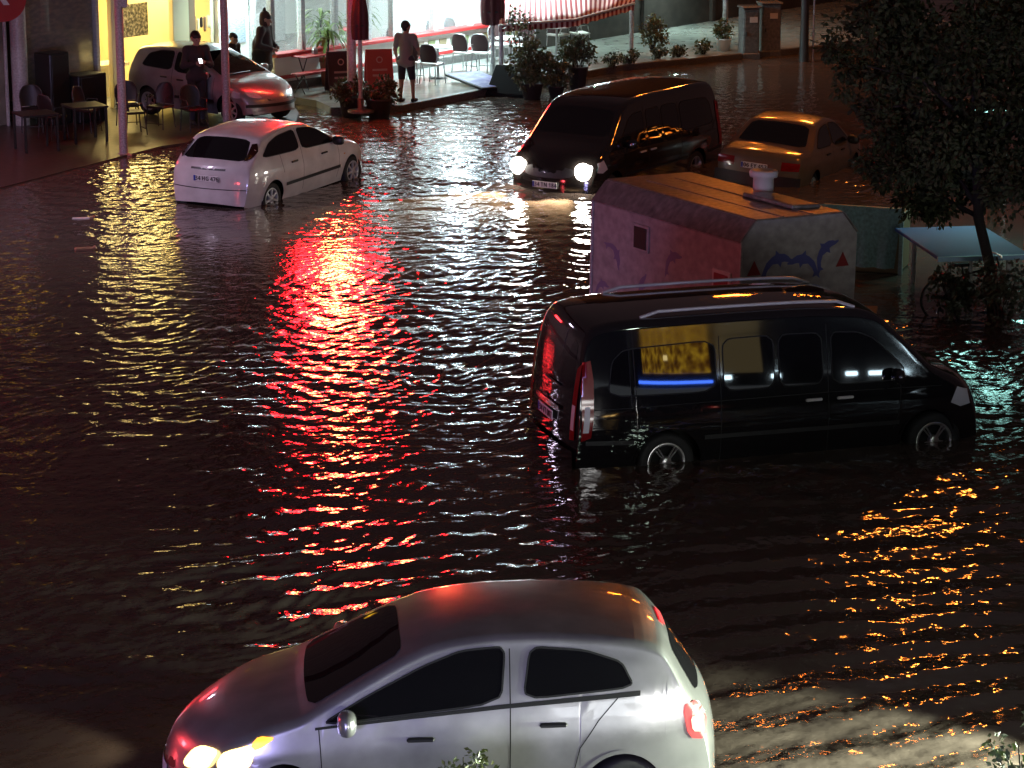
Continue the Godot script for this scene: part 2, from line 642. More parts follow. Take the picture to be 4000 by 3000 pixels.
func materials() -> void:
	mat("black", lin(0.01, 0.01, 0.01), 0.5)
	mat("rubber", lin(0.012, 0.012, 0.012), 0.75)
	mat("underbody", lin(0.004, 0.004, 0.004), 0.95)
	mat("trim", lin(0.012, 0.012, 0.013), 0.45)
	mat("gap", lin(0.006, 0.006, 0.006), 0.8)
	mat("alloy", lin(0.5, 0.5, 0.5), 0.3, 0.9)
	mat("hubcap", lin(0.42, 0.42, 0.43), 0.4, 0.4)
	mat("chrome", lin(0.75, 0.75, 0.75), 0.12, 1.0)
	mat("rail", lin(0.6, 0.6, 0.6), 0.3, 0.3)
	mat("plate", lin(0.72, 0.72, 0.7), 0.4)
	mat("plate_blue", lin(0.02, 0.05, 0.35), 0.4)
	mat("car_glass", lin(0.006, 0.006, 0.007), 0.015)
	M.car_glass.metallic_specular = 0.62
	mat("lens_clear", lin(0.5, 0.5, 0.52), 0.1)
	mat("lens_red", lin(0.2, 0.005, 0.006), 0.12)
	mat("lens_smoke", lin(0.03, 0.003, 0.003), 0.1)
	mat("lens_amber", lin(0.6, 0.22, 0.03), 0.15)
	for p in [["paint_black", 0.008, 0.008, 0.009], ["paint_white", 0.74, 0.72, 0.7], ["paint_silver", 0.4, 0.4, 0.41], ["paint_grey", 0.4, 0.4, 0.4], ["paint_gold", 0.15, 0.11, 0.07], ["paint_dark", 0.012, 0.01, 0.009]]:
		var m := mat(p[0], lin(p[1], p[2], p[3]), 0.32)
		m.clearcoat_enabled = true
		m.clearcoat = 1.0
		m.clearcoat_roughness = 0.03
	M.paint_black.roughness = 0.06
	M.paint_dark.roughness = 0.1
	M.paint_silver.albedo_color = lin(0.52, 0.52, 0.52)
	M.paint_silver.metallic = 0.7
	M.paint_silver.roughness = 0.3
	M.paint_grey.metallic = 0.45
	for k in ["paint_white", "paint_silver", "paint_grey", "paint_gold"]:
		grime(M[k], 0.012, 0.8, 1.0, 0.35, 3)
	mat("asphalt", lin(0.045, 0.043, 0.04), 0.8)
	grime(M.asphalt, 0.03, 0.6, 1.0, 0.5, 4)
	mat("wet_paving", lin(0.08, 0.06, 0.055), 0.36)
	grime(M.wet_paving, 0.03, 0.55, 1.0, 0.35, 5)
	mat("terrace_tile", lin(0.42, 0.43, 0.4), 0.16)
	grime(M.terrace_tile, 0.012, 0.8, 1.0, 0.3, 6)
	mat("kerb_stone", lin(0.16, 0.15, 0.14), 0.55)
	grime(M.kerb_stone, 0.05, 0.6, 1.0, 0.6, 7)
	mat("wall_dark", lin(0.06, 0.045, 0.04), 0.8)
	grime(M.wall_dark, 0.02, 0.6, 1.0, 0.25, 8)
	mat("wall_beige", lin(0.3, 0.25, 0.2), 0.8)
	grime(M.wall_beige, 0.02, 0.7, 1.0, 0.25, 9)
	mat("white_frame", lin(0.6, 0.6, 0.58), 0.4)
	grime(M.white_frame, 0.04, 0.7, 1.0, 0.8, 10)
	mat("white_wall", lin(0.72, 0.72, 0.68), 0.6)
	mat("cream_wall", lin(0.72, 0.64, 0.42), 0.6)
	mat("red_paint", lin(0.42, 0.03, 0.03), 0.4)
	mat("dark_red", lin(0.12, 0.02, 0.025), 0.7)
	grime(M.dark_red, 0.06, 0.6, 1.0, 1.2, 11)
	mat("wicker", lin(0.035, 0.012, 0.013), 0.75)
	mat("steel", lin(0.4, 0.4, 0.4), 0.35, 0.8)
	mat("dark_steel", lin(0.05, 0.05, 0.05), 0.5, 0.3)
	mat("white_plastic", lin(0.6, 0.58, 0.54), 0.45)
	mat("terracotta", lin(0.35, 0.1, 0.05), 0.7)
	mat("pot_dark", lin(0.05, 0.035, 0.03), 0.7)
	mat("wood", lin(0.22, 0.13, 0.07), 0.6)
	mat("pole_paint", lin(0.52, 0.42, 0.43), 0.5)
	grime(M.pole_paint, 0.05, 0.65, 1.0, 0.9, 12)
	mat("grey_cabinet", lin(0.2, 0.19, 0.18), 0.6)
	grime(M.grey_cabinet, 0.03, 0.6, 1.0, 0.6, 13)
	var g := mat("pane", lin(0.85, 0.9, 0.9, 0.08), 0.02)
	g.transparency = BaseMaterial3D.TRANSPARENCY_ALPHA
	mat("caravan_white", lin(0.5, 0.47, 0.45), 0.5)
	grime(M.caravan_white, 0.02, 0.72, 1.0, 0.5, 14)
	mat("caravan_roof", lin(0.4, 0.36, 0.32), 0.3)
	grime(M.caravan_roof, 0.03, 0.5, 1.0, 0.5, 15)
	mat("dolphin_blue", lin(0.1, 0.11, 0.3), 0.5)
	mat("dolphin_faded", lin(0.2, 0.17, 0.28), 0.5)
	mat("warn_red", lin(0.28, 0.03, 0.03), 0.5)
	mat("bark", lin(0.045, 0.035, 0.028), 0.9)
	grime(M.bark, 0.05, 0.5, 1.0, 1.5, 16)
	mat("table_blue", lin(0.03, 0.14, 0.42), 0.8)
	mat("tarp_teal", lin(0.3, 0.5, 0.48), 0.5)
	grime(M.tarp_teal, 0.04, 0.6, 1.0, 0.8, 17)
	for k in [["leaf", 0.45], ["leaf_dull", 0.95]]:
		var lm := mat(k[0], Color.WHITE, k[1])
		lm.metallic_specular = 0.5 if k[1] < 0.5 else 0.1
		lm.vertex_color_use_as_albedo = true
		lm.backlight_enabled = true
		lm.backlight = Color(0.35, 0.4, 0.2)
	mat("hair", lin(0.012, 0.009, 0.008), 0.6)
	mat("skin", lin(0.34, 0.19, 0.13), 0.55)
	mat("cloth_dark", lin(0.03, 0.022, 0.022), 0.9)
	mat("cloth_brown", lin(0.055, 0.032, 0.026), 0.9)
	mat("cloth_grey", lin(0.2, 0.2, 0.17), 0.9)
	mat("cloth_navy", lin(0.025, 0.025, 0.035), 0.9)
	# things that give off light
	glow("tube_cold", lin(0.65, 0.88, 1.0), 24.0)
	glow("tube_warm", lin(1.0, 0.78, 0.32), 7.0)
	glow("neon_red", lin(1.0, 0.003, 0.01), 55.0)
	glow("neon_bright", lin(1.0, 0.01, 0.02), 80.0)
	glow("neon_core", lin(1.0, 0.5, 0.14), 60.0)
	glow("neon_blue", lin(0.06, 0.18, 1.0), 18.0)
	glow("lit_window_amber", lin(1.0, 0.5, 0.04), 3.0)
	M.lit_window_amber.emission = Color.BLACK
	M.lit_window_amber.emission_texture = noise_tex(0.012, Color(0.3, 0.15, 0.0), Color(1.0, 0.8, 0.2), 71, 256)
	M.lit_window_amber.uv1_triplanar = true
	M.lit_window_amber.uv1_scale = Vector3.ONE * 0.8
	glow("lit_window_white", lin(0.9, 0.95, 1.0), 5.0)
	glow("lit_window_blue", lin(0.6, 0.75, 1.0), 3.0)
	glow("lit_sign_red", lin(1.0, 0.02, 0.03), 8.0)
	glow("sodium_lens", lin(1.0, 0.2, 0.015), 75.0)
	glow("mercury_lens", lin(0.75, 1.0, 0.8), 60.0)
	glow("headlamp_beam", lin(1.0, 0.93, 0.82), 45.0)
	glow("headlamp_warm", lin(1.0, 0.62, 0.2), 5.0)
	glow("indicator_amber", lin(1.0, 0.4, 0.03), 2.2)
	glow("tail_lamp_red", lin(1.0, 0.02, 0.03), 1.1)
	glow("tail_lamp_core", lin(1.0, 0.35, 0.25), 3.0)
	glow("reverse_lamp", lin(0.75, 1.0, 0.9), 3.0)
	glow("phone_screen", lin(0.9, 0.95, 1.0), 4.0)

# ---------------------------------------------------------------- ground, pavements, water
const CAFE := Vector3(-4.77, 0, -61.39)
const CAFE_TURN := 0.9023

func cafe(t: float, y: float, out: float) -> Vector3:
	return CAFE + Vector3(cos(CAFE_TURN), 0, -sin(CAFE_TURN)) * t + Vector3(sin(CAFE_TURN), 0, cos(CAFE_TURN)) * out + Vector3(0, y, 0)

func slab(called: String, pts: Array, y0: float, y1: float, m: Material) -> Node3D:
	var st := tool_()
	prism(st, PackedVector2Array(pts), y0, y1, Transform3D(Basis(Vector3.RIGHT, Vector3(0, 0, 1), Vector3(0, 1, 0)), Vector3.ZERO))
	return struct_(put(called, st, m))

func flat(v: Vector3) -> Vector2:
	return Vector2(v.x, v.z)

func setting() -> void:
	var pm := PlaneMesh.new()
	pm.size = Vector2(500, 500)
	var g := put_mesh("road", pm, M.asphalt)
	g.position = Vector3(0, -0.5, -40)
	struct_(g)
	var kerb := [Vector2(-3.9, -58.25), Vector2(-2.44, -58.58), Vector2(0.12, -62.25), Vector2(2.72, -65.43), Vector2(6.4, -68.0), Vector2(12.0, -72.5)]
	var terrace := [Vector2(-4.3, -59.3)]
	terrace.append_array(kerb)
	terrace.append_array([flat(cafe(26, 0, 0.2)), flat(cafe(26, 0, -0.4)), flat(cafe(-1.2, 0, -0.4))])
	slab("terrace_pavement", terrace, -0.5, 0.15, M.terrace_tile)
	var st := tool_()
	for i in kerb.size() - 1:
		var a: Vector2 = kerb[i]
		var b: Vector2 = kerb[i + 1]
		var d := b - a
		bev(st, Vector3((a.x + b.x) / 2, -0.17, (a.y + b.y) / 2), Vector3(d.length() + 0.06, 0.65, 0.16), 0.015, Basis(Vector3.UP, -d.angle()))
	struct_(put("kerb", st, M.kerb_stone))
	var side := [Vector2(-18, -33.0), Vector2(-9.35, -48.92), Vector2(-7.0, -53.7), Vector2(-5.4, -55.2), Vector2(-4.55, -56.4), Vector2(-4.6, -58.2), Vector2(-4.95, -60.2), flat(cafe(0.4, 0, -1.0)), flat(cafe(0.4, 0, -1.8)), flat(cafe(-24, 0, -1.8)), Vector2(-26, -40)]
	slab("side_pavement", side, -0.5, 0.035, M.wet_paving)

func water() -> void:
	# columns fan out with distance, so that ripples keep their detail far away; the last two on each side reach the banks out of view
	var us := PackedFloat32Array()
	var zs := PackedFloat32Array()
	var ncol := 520
	for i in ncol + 1:
		us.append(-1.0 + 2.0 * i / ncol)
	for v in [6.0, -4.0]:
		zs.append(v)
	var z := -12.0
	while z > -85.0:
		zs.append(z)
		z -= 0.034 + 0.0006 * (-z - 12.0)
	for v in [-95.0, -120.0, -160.0]:
		zs.append(v)
	rng.seed = 21
	# ripples: [kx, kz, slope, phase]
	var waves := []
	for k in 16:
		var lam := 0.15 * pow(1.128, k)
		var ang := rng.randf_range(-1.15, 1.15) + (0.22 if k % 2 else -0.18)
		var kk := TAU / lam
		waves.append([sin(ang) * kk, cos(ang) * kk, kk, rng.randf_range(0.03, 0.045) * (0.5 if k > 9 else 1.0), rng.randf() * TAU])
	var n1 := FastNoiseLite.new()
	n1.seed = 5
	n1.frequency = 0.11
	n1.fractal_octaves = 3
	var n2 := FastNoiseLite.new()
	n2.seed = 9
	n2.frequency = 0.35
	n2.fractal_octaves = 2
	var nx := us.size() + 4
	var nz := zs.size()
	var pos := PackedVector3Array()
	var nor := PackedVector3Array()
	var uv := PackedVector2Array()
	pos.resize(nx * nz)
	nor.resize(nx * nz)
	uv.resize(nx * nz)
	var w := waves.size()
	var wkx := PackedFloat32Array()
	var wkz := PackedFloat32Array()
	var ws := PackedFloat32Array()
	var wa := PackedFloat32Array()
	var wp := PackedFloat32Array()
	for k in waves:
		wkx.append(k[0])
		wkz.append(k[1])
		ws.append(k[3])
		wa.append(k[3] / k[2])
		wp.append(k[4])
	for j in nz:
		var zz := zs[j]
		var edge_z := 0.0 if zz > -11.0 or zz < -85.5 else 1.0
		for i in nx:
			var q := j * nx + i
			var half := 0.205 * absf(zz) + 1.8
			var xx := half * us[clampi(i - 2, 0, ncol)]
			if i < 2:
				xx = [-90.0, -half - 5.0][i]
			elif i > ncol + 2:
				xx = [half + 5.0, 90.0][i - ncol - 3]
			uv[q] = Vector2(xx, zz) * 0.19
			if edge_z == 0.0 or i < 2 or i > ncol + 2:
				pos[q] = Vector3(xx, 0, zz)
				nor[q] = Vector3.UP
				continue
			var calm := 0.7 + 1.0 * n1.get_noise_2d(xx, zz)
			var shoal := clampf((zz + 31.0) / 5.0, 0.0, 1.0) * clampf((xx - 1.2) / 1.5, 0.0, 1.0)
			calm = lerpf(calm, 0.55, shoal)
			var wx := n2.get_noise_2d(xx * 0.6, zz * 0.6) * 0.5
			var wz := n2.get_noise_2d(xx * 0.6 + 90.0, zz * 0.6) * 0.5
			var h := 0.0
			var gx := 0.0
			var gz := 0.0
			for k in w:
				var ph := wkx[k] * (xx + wx) + wkz[k] * (zz + wz) + wp[k]
				h += wa[k] * sin(ph)
				var cs := ws[k] * cos(ph)
				var kk := ws[k] / wa[k]
				gx += cs * wkx[k] / kk
				gz += cs * wkz[k] / kk
			# the wake of the moving car: long crests running off to the upper right
			var dz := clampf((zz + 33.0) / 6.0, 0.0, 1.0)
			if dz > 0.0:
				dz *= 0.8 + 0.7 * clampf((xx - 0.5) / 2.0, 0.0, 1.0) + 0.8 * n1.get_noise_2d(xx * 2.0, zz * 2.0 + 50.0)
				var ph2 := 8.5 * (zz + 0.36 * xx) + 4.0 * n2.get_noise_2d(xx * 0.3, zz * 0.3)
				h += dz * 0.0095 * sin(ph2)
				gz += dz * (0.08 + 0.09 * shoal) * cos(ph2)
				gx += dz * (0.029 + 0.032 * shoal) * cos(ph2)
			# the wave that the van with the headlights pushes along
			var bw := zz - (-49.1 + 0.55 * (xx - 0.3))
			if xx > -2.4 and xx < 1.6 and absf(bw) < 1.2:
				var amp := 0.04 * smoothstep(-2.4, -0.6, xx) * (1.0 - smoothstep(1.1, 1.6, xx)) * exp(-bw * bw / 0.09)
				h += amp
				gz += amp * -2.0 * bw / 0.09
				gx += amp * 2.0 * bw / 0.09 * 0.55
			# shallow, fast and choppy where the road rises at the lower right
			if shoal > 0.0:
				var e := 0.05
				var c0 := n2.get_noise_2d(xx * 9.0, zz * 9.0)
				gx += shoal * 0.011 * (n2.get_noise_2d((xx + e) * 9.0, zz * 9.0) - c0) / e
				gz += shoal * 0.011 * (n2.get_noise_2d(xx * 9.0, (zz + e) * 9.0) - c0) / e
				h += shoal * 0.011 * c0
			pos[q] = Vector3(xx, h * calm, zz)
			nor[q] = Vector3(-gx * calm, 1.0, -gz * calm).normalized()
	var idx := PackedInt32Array()
	idx.resize((nx - 1) * (nz - 1) * 6)
	var o := 0
	for j in nz - 1:
		for i in nx - 1:
			var a := j * nx + i
			idx[o] = a
			idx[o + 1] = a + nx
			idx[o + 2] = a + 1
			idx[o + 3] = a + 1
			idx[o + 4] = a + nx
			idx[o + 5] = a + nx + 1
			o += 6
	var arr := []
	arr.resize(Mesh.ARRAY_MAX)
	arr[Mesh.ARRAY_VERTEX] = pos
	arr[Mesh.ARRAY_NORMAL] = nor
	arr[Mesh.ARRAY_TEX_UV] = uv
	arr[Mesh.ARRAY_INDEX] = idx
	var mesh := ArrayMesh.new()
	mesh.add_surface_from_arrays(Mesh.PRIMITIVE_TRIANGLES, arr)
	var m := mat("flood_water", lin(0.075, 0.058, 0.048), 0.06)
	m.metallic_specular = 0.45
	var nt := NoiseTexture2D.new()
	nt.width = 1024
	nt.height = 1024
	nt.seamless = true
	nt.as_normal_map = true
	nt.bump_strength = 6.0
	var fn := FastNoiseLite.new()
	fn.seed = 3
	fn.frequency = 0.03
	fn.fractal_octaves = 3
	nt.noise = fn
	m.normal_enabled = true
	m.normal_texture = nt
	m.normal_scale = 0.14
	struct_(put_mesh("flood_water", mesh, m))

# ---------------------------------------------------------------- the cafe and the shops beside it
func cafe_building() -> void:
	var b := thing("shop_building", "row of lit shops with a cafe window above a red and white low wall", "building", CAFE, CAFE_TURN)
	# upper storeys and the flat roof
	box_part("upper_wall", Vector3(3.5, 6.5, -0.2), Vector3(9.4, 7.2, 0.3), M.wall_beige, b, 0.02)
	box_part("upper_wall", Vector3(17.2, 6.5, -0.2), Vector3(17.9, 7.2, 0.3), M.wall_dark, b, 0.02)
	box_part("upper_wall", Vector3(-11.5, 6.5, -1.7), Vector3(20.0, 7.2, 0.3), M.wall_beige, b, 0.02)
	box_part("roof", Vector3(3.0, 10.2, -4.2), Vector3(50, 0.25, 9.5), M.wall_dark, b, 0.02)
	box_part("rear_wall", Vector3(3.0, 5.0, -8.0), Vector3(50, 10.2, 0.3), M.wall_dark, b, 0.02)
	box_part("floor", Vector3(3.4, 0.06, -3.9), Vector3(8.9, 0.2, 7.0), M.terrace_tile, b, 0.01)
	box_part("floor", Vector3(-3.0, -0.05, -4.7), Vector3(3.8, 0.2, 6.0), M.terrace_tile, b, 0.01)
	box_part("ceiling", Vector3(3.5, 2.95, -3.9), Vector3(9.2, 0.1, 7.2), M.white_wall, b, 0.01)
	box_part("ceiling", Vector3(-3.0, 2.95, -4.7), Vector3(3.9, 0.1, 6.2), M.cream_wall, b, 0.01)
	# dark closed end, to the right of the cafe
	box_part("dark_wall", Vector3(17.0, 1.45, -0.25), Vector3(17.6, 2.9, 0.3), M.wall_dark, b, 0.02)
	for k in 5:
		box_part("shutter_frame", Vector3(10.2 + k * 3.2, 1.4, -0.06), Vector3(0.16, 2.8, 0.12), M.wall_dark, b, 0.01)
	# left end wall, white column, dark display window
	box_part("side_wall", Vector3(-14.6, 1.45, -1.7), Vector3(14.4, 2.9, 0.3), M.wall_beige, b, 0.02)
	var st := tool_()
	tube(st, [Vector3(-7.24, 0.0, -1.3), Vector3(-7.24, 3.0, -1.3)], [0.17], 16)
	put("round_column", st, M.white_frame, b)
	box_part("column_trim", Vector3(-7.5, 1.5, -1.42), Vector3(0.06, 3.0, 0.06), M.white_frame, b, 0.01)
	var dm := mat("faded_print", lin(0.16, 0.12, 0.09), 0.3)
	dm.albedo_texture = noise_tex(0.012, Color(0.35, 0.27, 0.22), Color(1, 0.95, 0.85), 31)
	dm.uv1_triplanar = true
	dm.uv1_scale = Vector3(0.6, 1.6, 0.6)
	box_part("display_panel", Vector3(-5.9, 1.5, -1.66), Vector3(2.2, 2.9, 0.06), dm, b, 0.004)
	box_part("display_glass", Vector3(-5.9, 1.5, -1.58), Vector3(2.2, 2.9, 0.012), M.pane, b, 0.001)
	for t in [-7.02, -4.8]:
		box_part("display_frame", Vector3(t, 1.5, -1.56), Vector3(0.1, 3.0, 0.12), M.white_frame, b, 0.01)
	# yellow shop
	box_part("shop_back_wall", Vector3(-3.0, 1.45, -6.2), Vector3(3.8, 2.9, 0.12), M.cream_wall, b, 0.01)
	box_part("shop_side_wall", Vector3(-4.86, 1.45, -4.0), Vector3(0.12, 2.9, 4.6), M.cream_wall, b, 0.01)
	box_part("shop_side_wall", Vector3(-1.1, 1.45, -4.0), Vector3(0.12, 2.9, 4.6), M.cream_wall, b, 0.01)
	box_part("door_post", Vector3(-4.35, 1.45, -1.55), Vector3(0.12, 2.9, 0.14), M.cream_wall, b, 0.01)
	box_part("door_post", Vector3(-2.3, 1.45, -1.55), Vector3(0.5, 2.9, 0.14), M.cream_wall, b, 0.01)
	box_part("door_curtain", Vector3(-1.9, 1.5, -1.6), Vector3(0.28, 2.8, 0.1), M.wood, b, 0.03)
	box_part("shop_counter", Vector3(-3.5, 0.75, -3.0), Vector3(1.5, 0.08, 0.6), M.cream_wall, b, 0.01)
	box_part("shop_counter_front", Vector3(-3.5, 0.35, -2.85), Vector3(1.4, 0.72, 0.06), M.cream_wall, b, 0.01)
	box_part("shop_shelf", Vector3(-3.45, 1.18, -4.6), Vector3(1.5, 0.5, 0.35), M.wood, b, 0.01)
	box_part("ceiling_lamp", Vector3(-3.0, 2.87, -3.4), Vector3(3.0, 0.05, 2.6), glow("panel_warm", lin(1.0, 0.74, 0.26), 1.6), b, 0.01)
	lamp_area(b.to_global(Vector3(-3.0, 2.8, -3.4)), b.to_global(Vector3(-3.0, 0, -3.2)), Vector2(3.0, 2.6), lin(1.0, 0.74, 0.26), 30.0)
	var clutter := mat("clutter_print", lin(0.5, 0.45, 0.36), 0.5)
	clutter.albedo_texture = noise_tex(0.03, Color(0.02, 0.02, 0.02), Color(1, 1, 1), 61, 256)
	clutter.uv1_triplanar = true
	clutter.uv1_scale = Vector3.ONE * 1.3
	box_part("wall_print", Vector3(-2.0, 1.6, -3.4), Vector3(1.05, 0.75, 0.05), clutter, b, 0.01)
	for k in 5:
		box_part("hanging_goods", Vector3(-1.62 + 0.11 * k, 1.62 - 0.05 * (k % 2), -1.75), Vector3(0.09, 0.34 - 0.05 * (k % 3), 0.06), [M.wood, M.cream_wall, M.trim][k % 3], b, 0.03)
	# notice wall and glazed door
	box_part("notice_wall", Vector3(-0.55, 1.45, -1.62), Vector3(0.98, 2.9, 0.12), M.white_wall, b, 0.01)
	var poster := mat("poster_print", lin(0.55, 0.58, 0.62), 0.5)
	poster.albedo_texture = noise_tex(0.02, Color(0.62, 0.66, 0.75), Color(1, 1, 0.95), 33, 256)
	poster.uv1_triplanar = true
	poster.uv1_scale = Vector3(1.2, 5.0, 1.2)
	box_part("notice_poster", Vector3(-0.5, 1.5, -1.54), Vector3(0.62, 0.85, 0.02), poster, b, 0.003)
	box_part("door_frame", Vector3(0.02, 1.45, -1.5), Vector3(0.1, 2.9, 0.12), M.white_frame, b, 0.01)
	# cafe front: low wall with red caps, picture tiles, glazing
	var z := 0.0
	box_part("low_wall", Vector3(3.5, 0.52, z - 0.08), Vector3(8.8, 0.76, 0.2), M.white_wall, b, 0.01)
	box_part("wall_plinth", Vector3(3.5, 0.23, z + 0.04), Vector3(8.82, 0.2, 0.1), M.kerb_stone, b, 0.01)
	box_part("red_band", Vector3(3.5, 0.44, z + 0.03), Vector3(8.82, 0.085, 0.03), M.red_paint, b, 0.006)
	box_part("red_sill", Vector3(3.5, 0.945, z - 0.04), Vector3(8.84, 0.085, 0.34), M.red_paint, b, 0.012)
	for k in 13:
		var cm := mat("dish_photo_%d" % k, lin(rng.randf_range(0.25, 0.5), rng.randf_range(0.25, 0.4), rng.randf_range(0.12, 0.25)), 0.4)
		cm.albedo_texture = M.dark_red.albedo_texture
		cm.uv1_triplanar = true
		cm.uv1_scale = Vector3.ONE * 2.0
		box_part("dish_picture", Vector3(3.3 + k * 0.42, 0.68, z + 0.03), Vector3(0.27, 0.2, 0.015), cm, b, 0.003)
	for t in [-0.9, 0.1, 1.22, 2.38, 3.35, 4.75, 6.15, 7.9]:
		var wide: float = 0.34 if absf(t - 3.35) < 0.1 else 0.13
		box_part("window_post", Vector3(t, 1.95, z - 0.08), Vector3(wide, 1.95, 0.16), M.white_frame, b, 0.012)
	var pts := [-0.9, 0.1, 1.22, 2.38, 3.35, 4.75, 6.15, 7.9]
	for k in 7:
		box_part("window_pane", Vector3((pts[k] + pts[k + 1]) / 2, 1.95, z - 0.1), Vector3(pts[k + 1] - pts[k] - 0.12, 1.9, 0.01), M.pane, b, 0.001)
	box_part("cafe_back_wall", Vector3(3.5, 1.5, -7.2), Vector3(9.0, 2.9, 0.12), M.white_wall, b, 0.01)
	box_part("cafe_side_wall", Vector3(-0.98, 1.5, -4.4), Vector3(0.1, 2.9, 5.6), M.white_wall, b, 0.01)
	box_part("cafe_side_wall", Vector3(7.98, 1.5, -3.7), Vector3(0.1, 2.9, 7.0), M.white_wall, b, 0.01)
	box_part("serving_counter", Vector3(2.0, 0.7, -4.6), Vector3(3.2, 1.1, 0.7), M.white_frame, b, 0.02)
	box_part("drinks_fridge", Vector3(5.6, 1.1, -6.6), Vector3(1.2, 1.9, 0.7), M.white_frame, b, 0.02)
	for k in 2:
		var at := Vector3(1.4 + k * 4.2, 2.87, -2.6)
		box_part("ceiling_lamp", at, Vector3(3.6, 0.05, 3.2), glow("panel_cold", lin(0.8, 0.95, 1.0), 1.5) if k == 0 else M.panel_cold, b, 0.01)
		lamp_area(b.to_global(at - Vector3(0, 0.07, 0)), b.to_global(at - Vector3(0, 2, 0)), Vector2(3.6, 3.2), lin(0.8, 0.96, 1.0), 10.0)
	# canopy over the cafe front with its cold tubes
	box_part("canopy", Vector3(4.4, 3.05, 0.85), Vector3(7.4, 0.12, 1.9), M.white_frame, b, 0.02)
	for k in 3:
		var at := Vector3(4.1 + k * 1.35, 2.93, 1.2)
		box_part("tube_lamp", at, Vector3(1.2, 0.06, 0.3), M.tube_cold, b, 0.015)
		lamp_area(b.to_global(at - Vector3(0, 0.06, 0)), b.to_global(at - Vector3(0, 2, 0)), Vector2(1.2, 0.3), lin(0.72, 0.97, 1.0), 21.0)
	box_part("tube_lamp", Vector3(-0.75, 2.6, -0.9), Vector3(1.3, 0.06, 0.1), M.tube_cold, b, 0.015)
	lamp_area(b.to_global(Vector3(-0.75, 2.54, -0.9)), b.to_global(Vector3(-0.75, 0, -0.9)), Vector2(1.3, 0.1), lin(0.7, 1.0, 0.98), 10.0)
	for at in [Vector3(9.6, 2.3, 0.9), Vector3(14.0, 2.3, 0.6)]:  # added cold lamps that brighten the terrace floor right of the canopy
		box_part("tube_lamp", at, Vector3(1.2, 0.06, 0.1), M.tube_cold, b, 0.015)
		lamp_area(b.to_global(at - Vector3(0, 0.06, 0)), b.to_global(at - Vector3(0, 2, -0.3)), Vector2(1.2, 0.1), lin(0.7, 1.0, 0.9), 8.0)
	# lit upper windows
	for w in [[5.6, 5.4, 0.7, 0.9, "lit_window_blue"]]:
		box_part("upper_window_lit", Vector3(w[0], w[1], -0.03), Vector3(w[2], w[3], 0.04), M[w[4]], b, 0.005)
		box_part("window_frame", Vector3(w[0], w[1] - w[3] / 2 - 0.04, 0.0), Vector3(w[2] + 0.16, 0.08, 0.16), M.white_frame, b, 0.01)
	for w in [[-7.4, 4.6, 0.5, 0.5]]:
		box_part("upper_window_lit", Vector3(w[0], w[1], -1.53), Vector3(w[2], w[3], 0.04), M.lit_window_amber, b, 0.005)
	# the red neon sign on its thick post at the terrace edge, above the frame, mirrored in the flood
	var s := thing("neon_sign", "red neon shop sign on a thick grey post behind the folded parasol", "sign", Vector3(-3.45, 0.15, -57.75), 0.42)
	st = tool_()
	tube(st, [Vector3(0.08, 0, -0.12), Vector3(0.08, 4.6, -0.12)], [0.1, 0.09], 14)
	put("post", st, M.white_frame, s)
	box_part("sign_board", Vector3(-0.45, 3.9, 0.06), Vector3(2.3, 1.5, 0.16), M.black, s, 0.03)
	box_part("neon_panel", Vector3(-0.45, 3.9, 0.16), Vector3(1.9, 1.35, 0.06), M.neon_red, s, 0.02)
	for k in 3:
		box_part("neon_tube", Vector3(-0.45, 4.42 - k * 0.52, 0.21), Vector3(1.75, 0.07, 0.05), M.neon_bright, s, 0.02)
	box_part("neon_core", Vector3(-0.45, 3.9, 0.22), Vector3(0.65, 0.65, 0.06), M.neon_core, s, 0.02)
	lamp_area(s.to_global(Vector3(-0.45, 3.9, 0.3)), s.to_global(Vector3(-0.45, 3.5, 5)), Vector2(1.9, 1.3), lin(1.0, 0.08, 0.06), 3.0)
	# round red sign at the far left
	var r := thing("hanging_sign", "round ended red sign with white letters above the left column", "sign", Vector3(-10.5, 2.95, -53.6), 0.45)
	st = tool_()
	var pl := PackedVector2Array()
	for k in 13:
		var a := -PI / 2 + PI * k / 12.0
		pl.append(Vector2(0.5 + cos(a) * 0.45, sin(a) * 0.45))
	pl.append(Vector2(-1.2, 0.45))
	pl.append(Vector2(-1.2, -0.45))
	prism(st, pl, -0.06, 0.06)
	put("sign_board", st, mat("sign_red", lin(0.3, 0.012, 0.018), 0.35), r)
	text("sign_letters", "ik", 0.5, 0.02, mat("sign_white", lin(0.6, 0.5, 0.5), 0.5), r, Vector3(0.28, 0.12, 0.075))
	st = tool_()
	tube(st, [Vector3(0.0, 0.4, 0), Vector3(0.0, 1.3, 0)], [0.03], 8)
	put("sign_bracket", st, M.dark_steel, r)

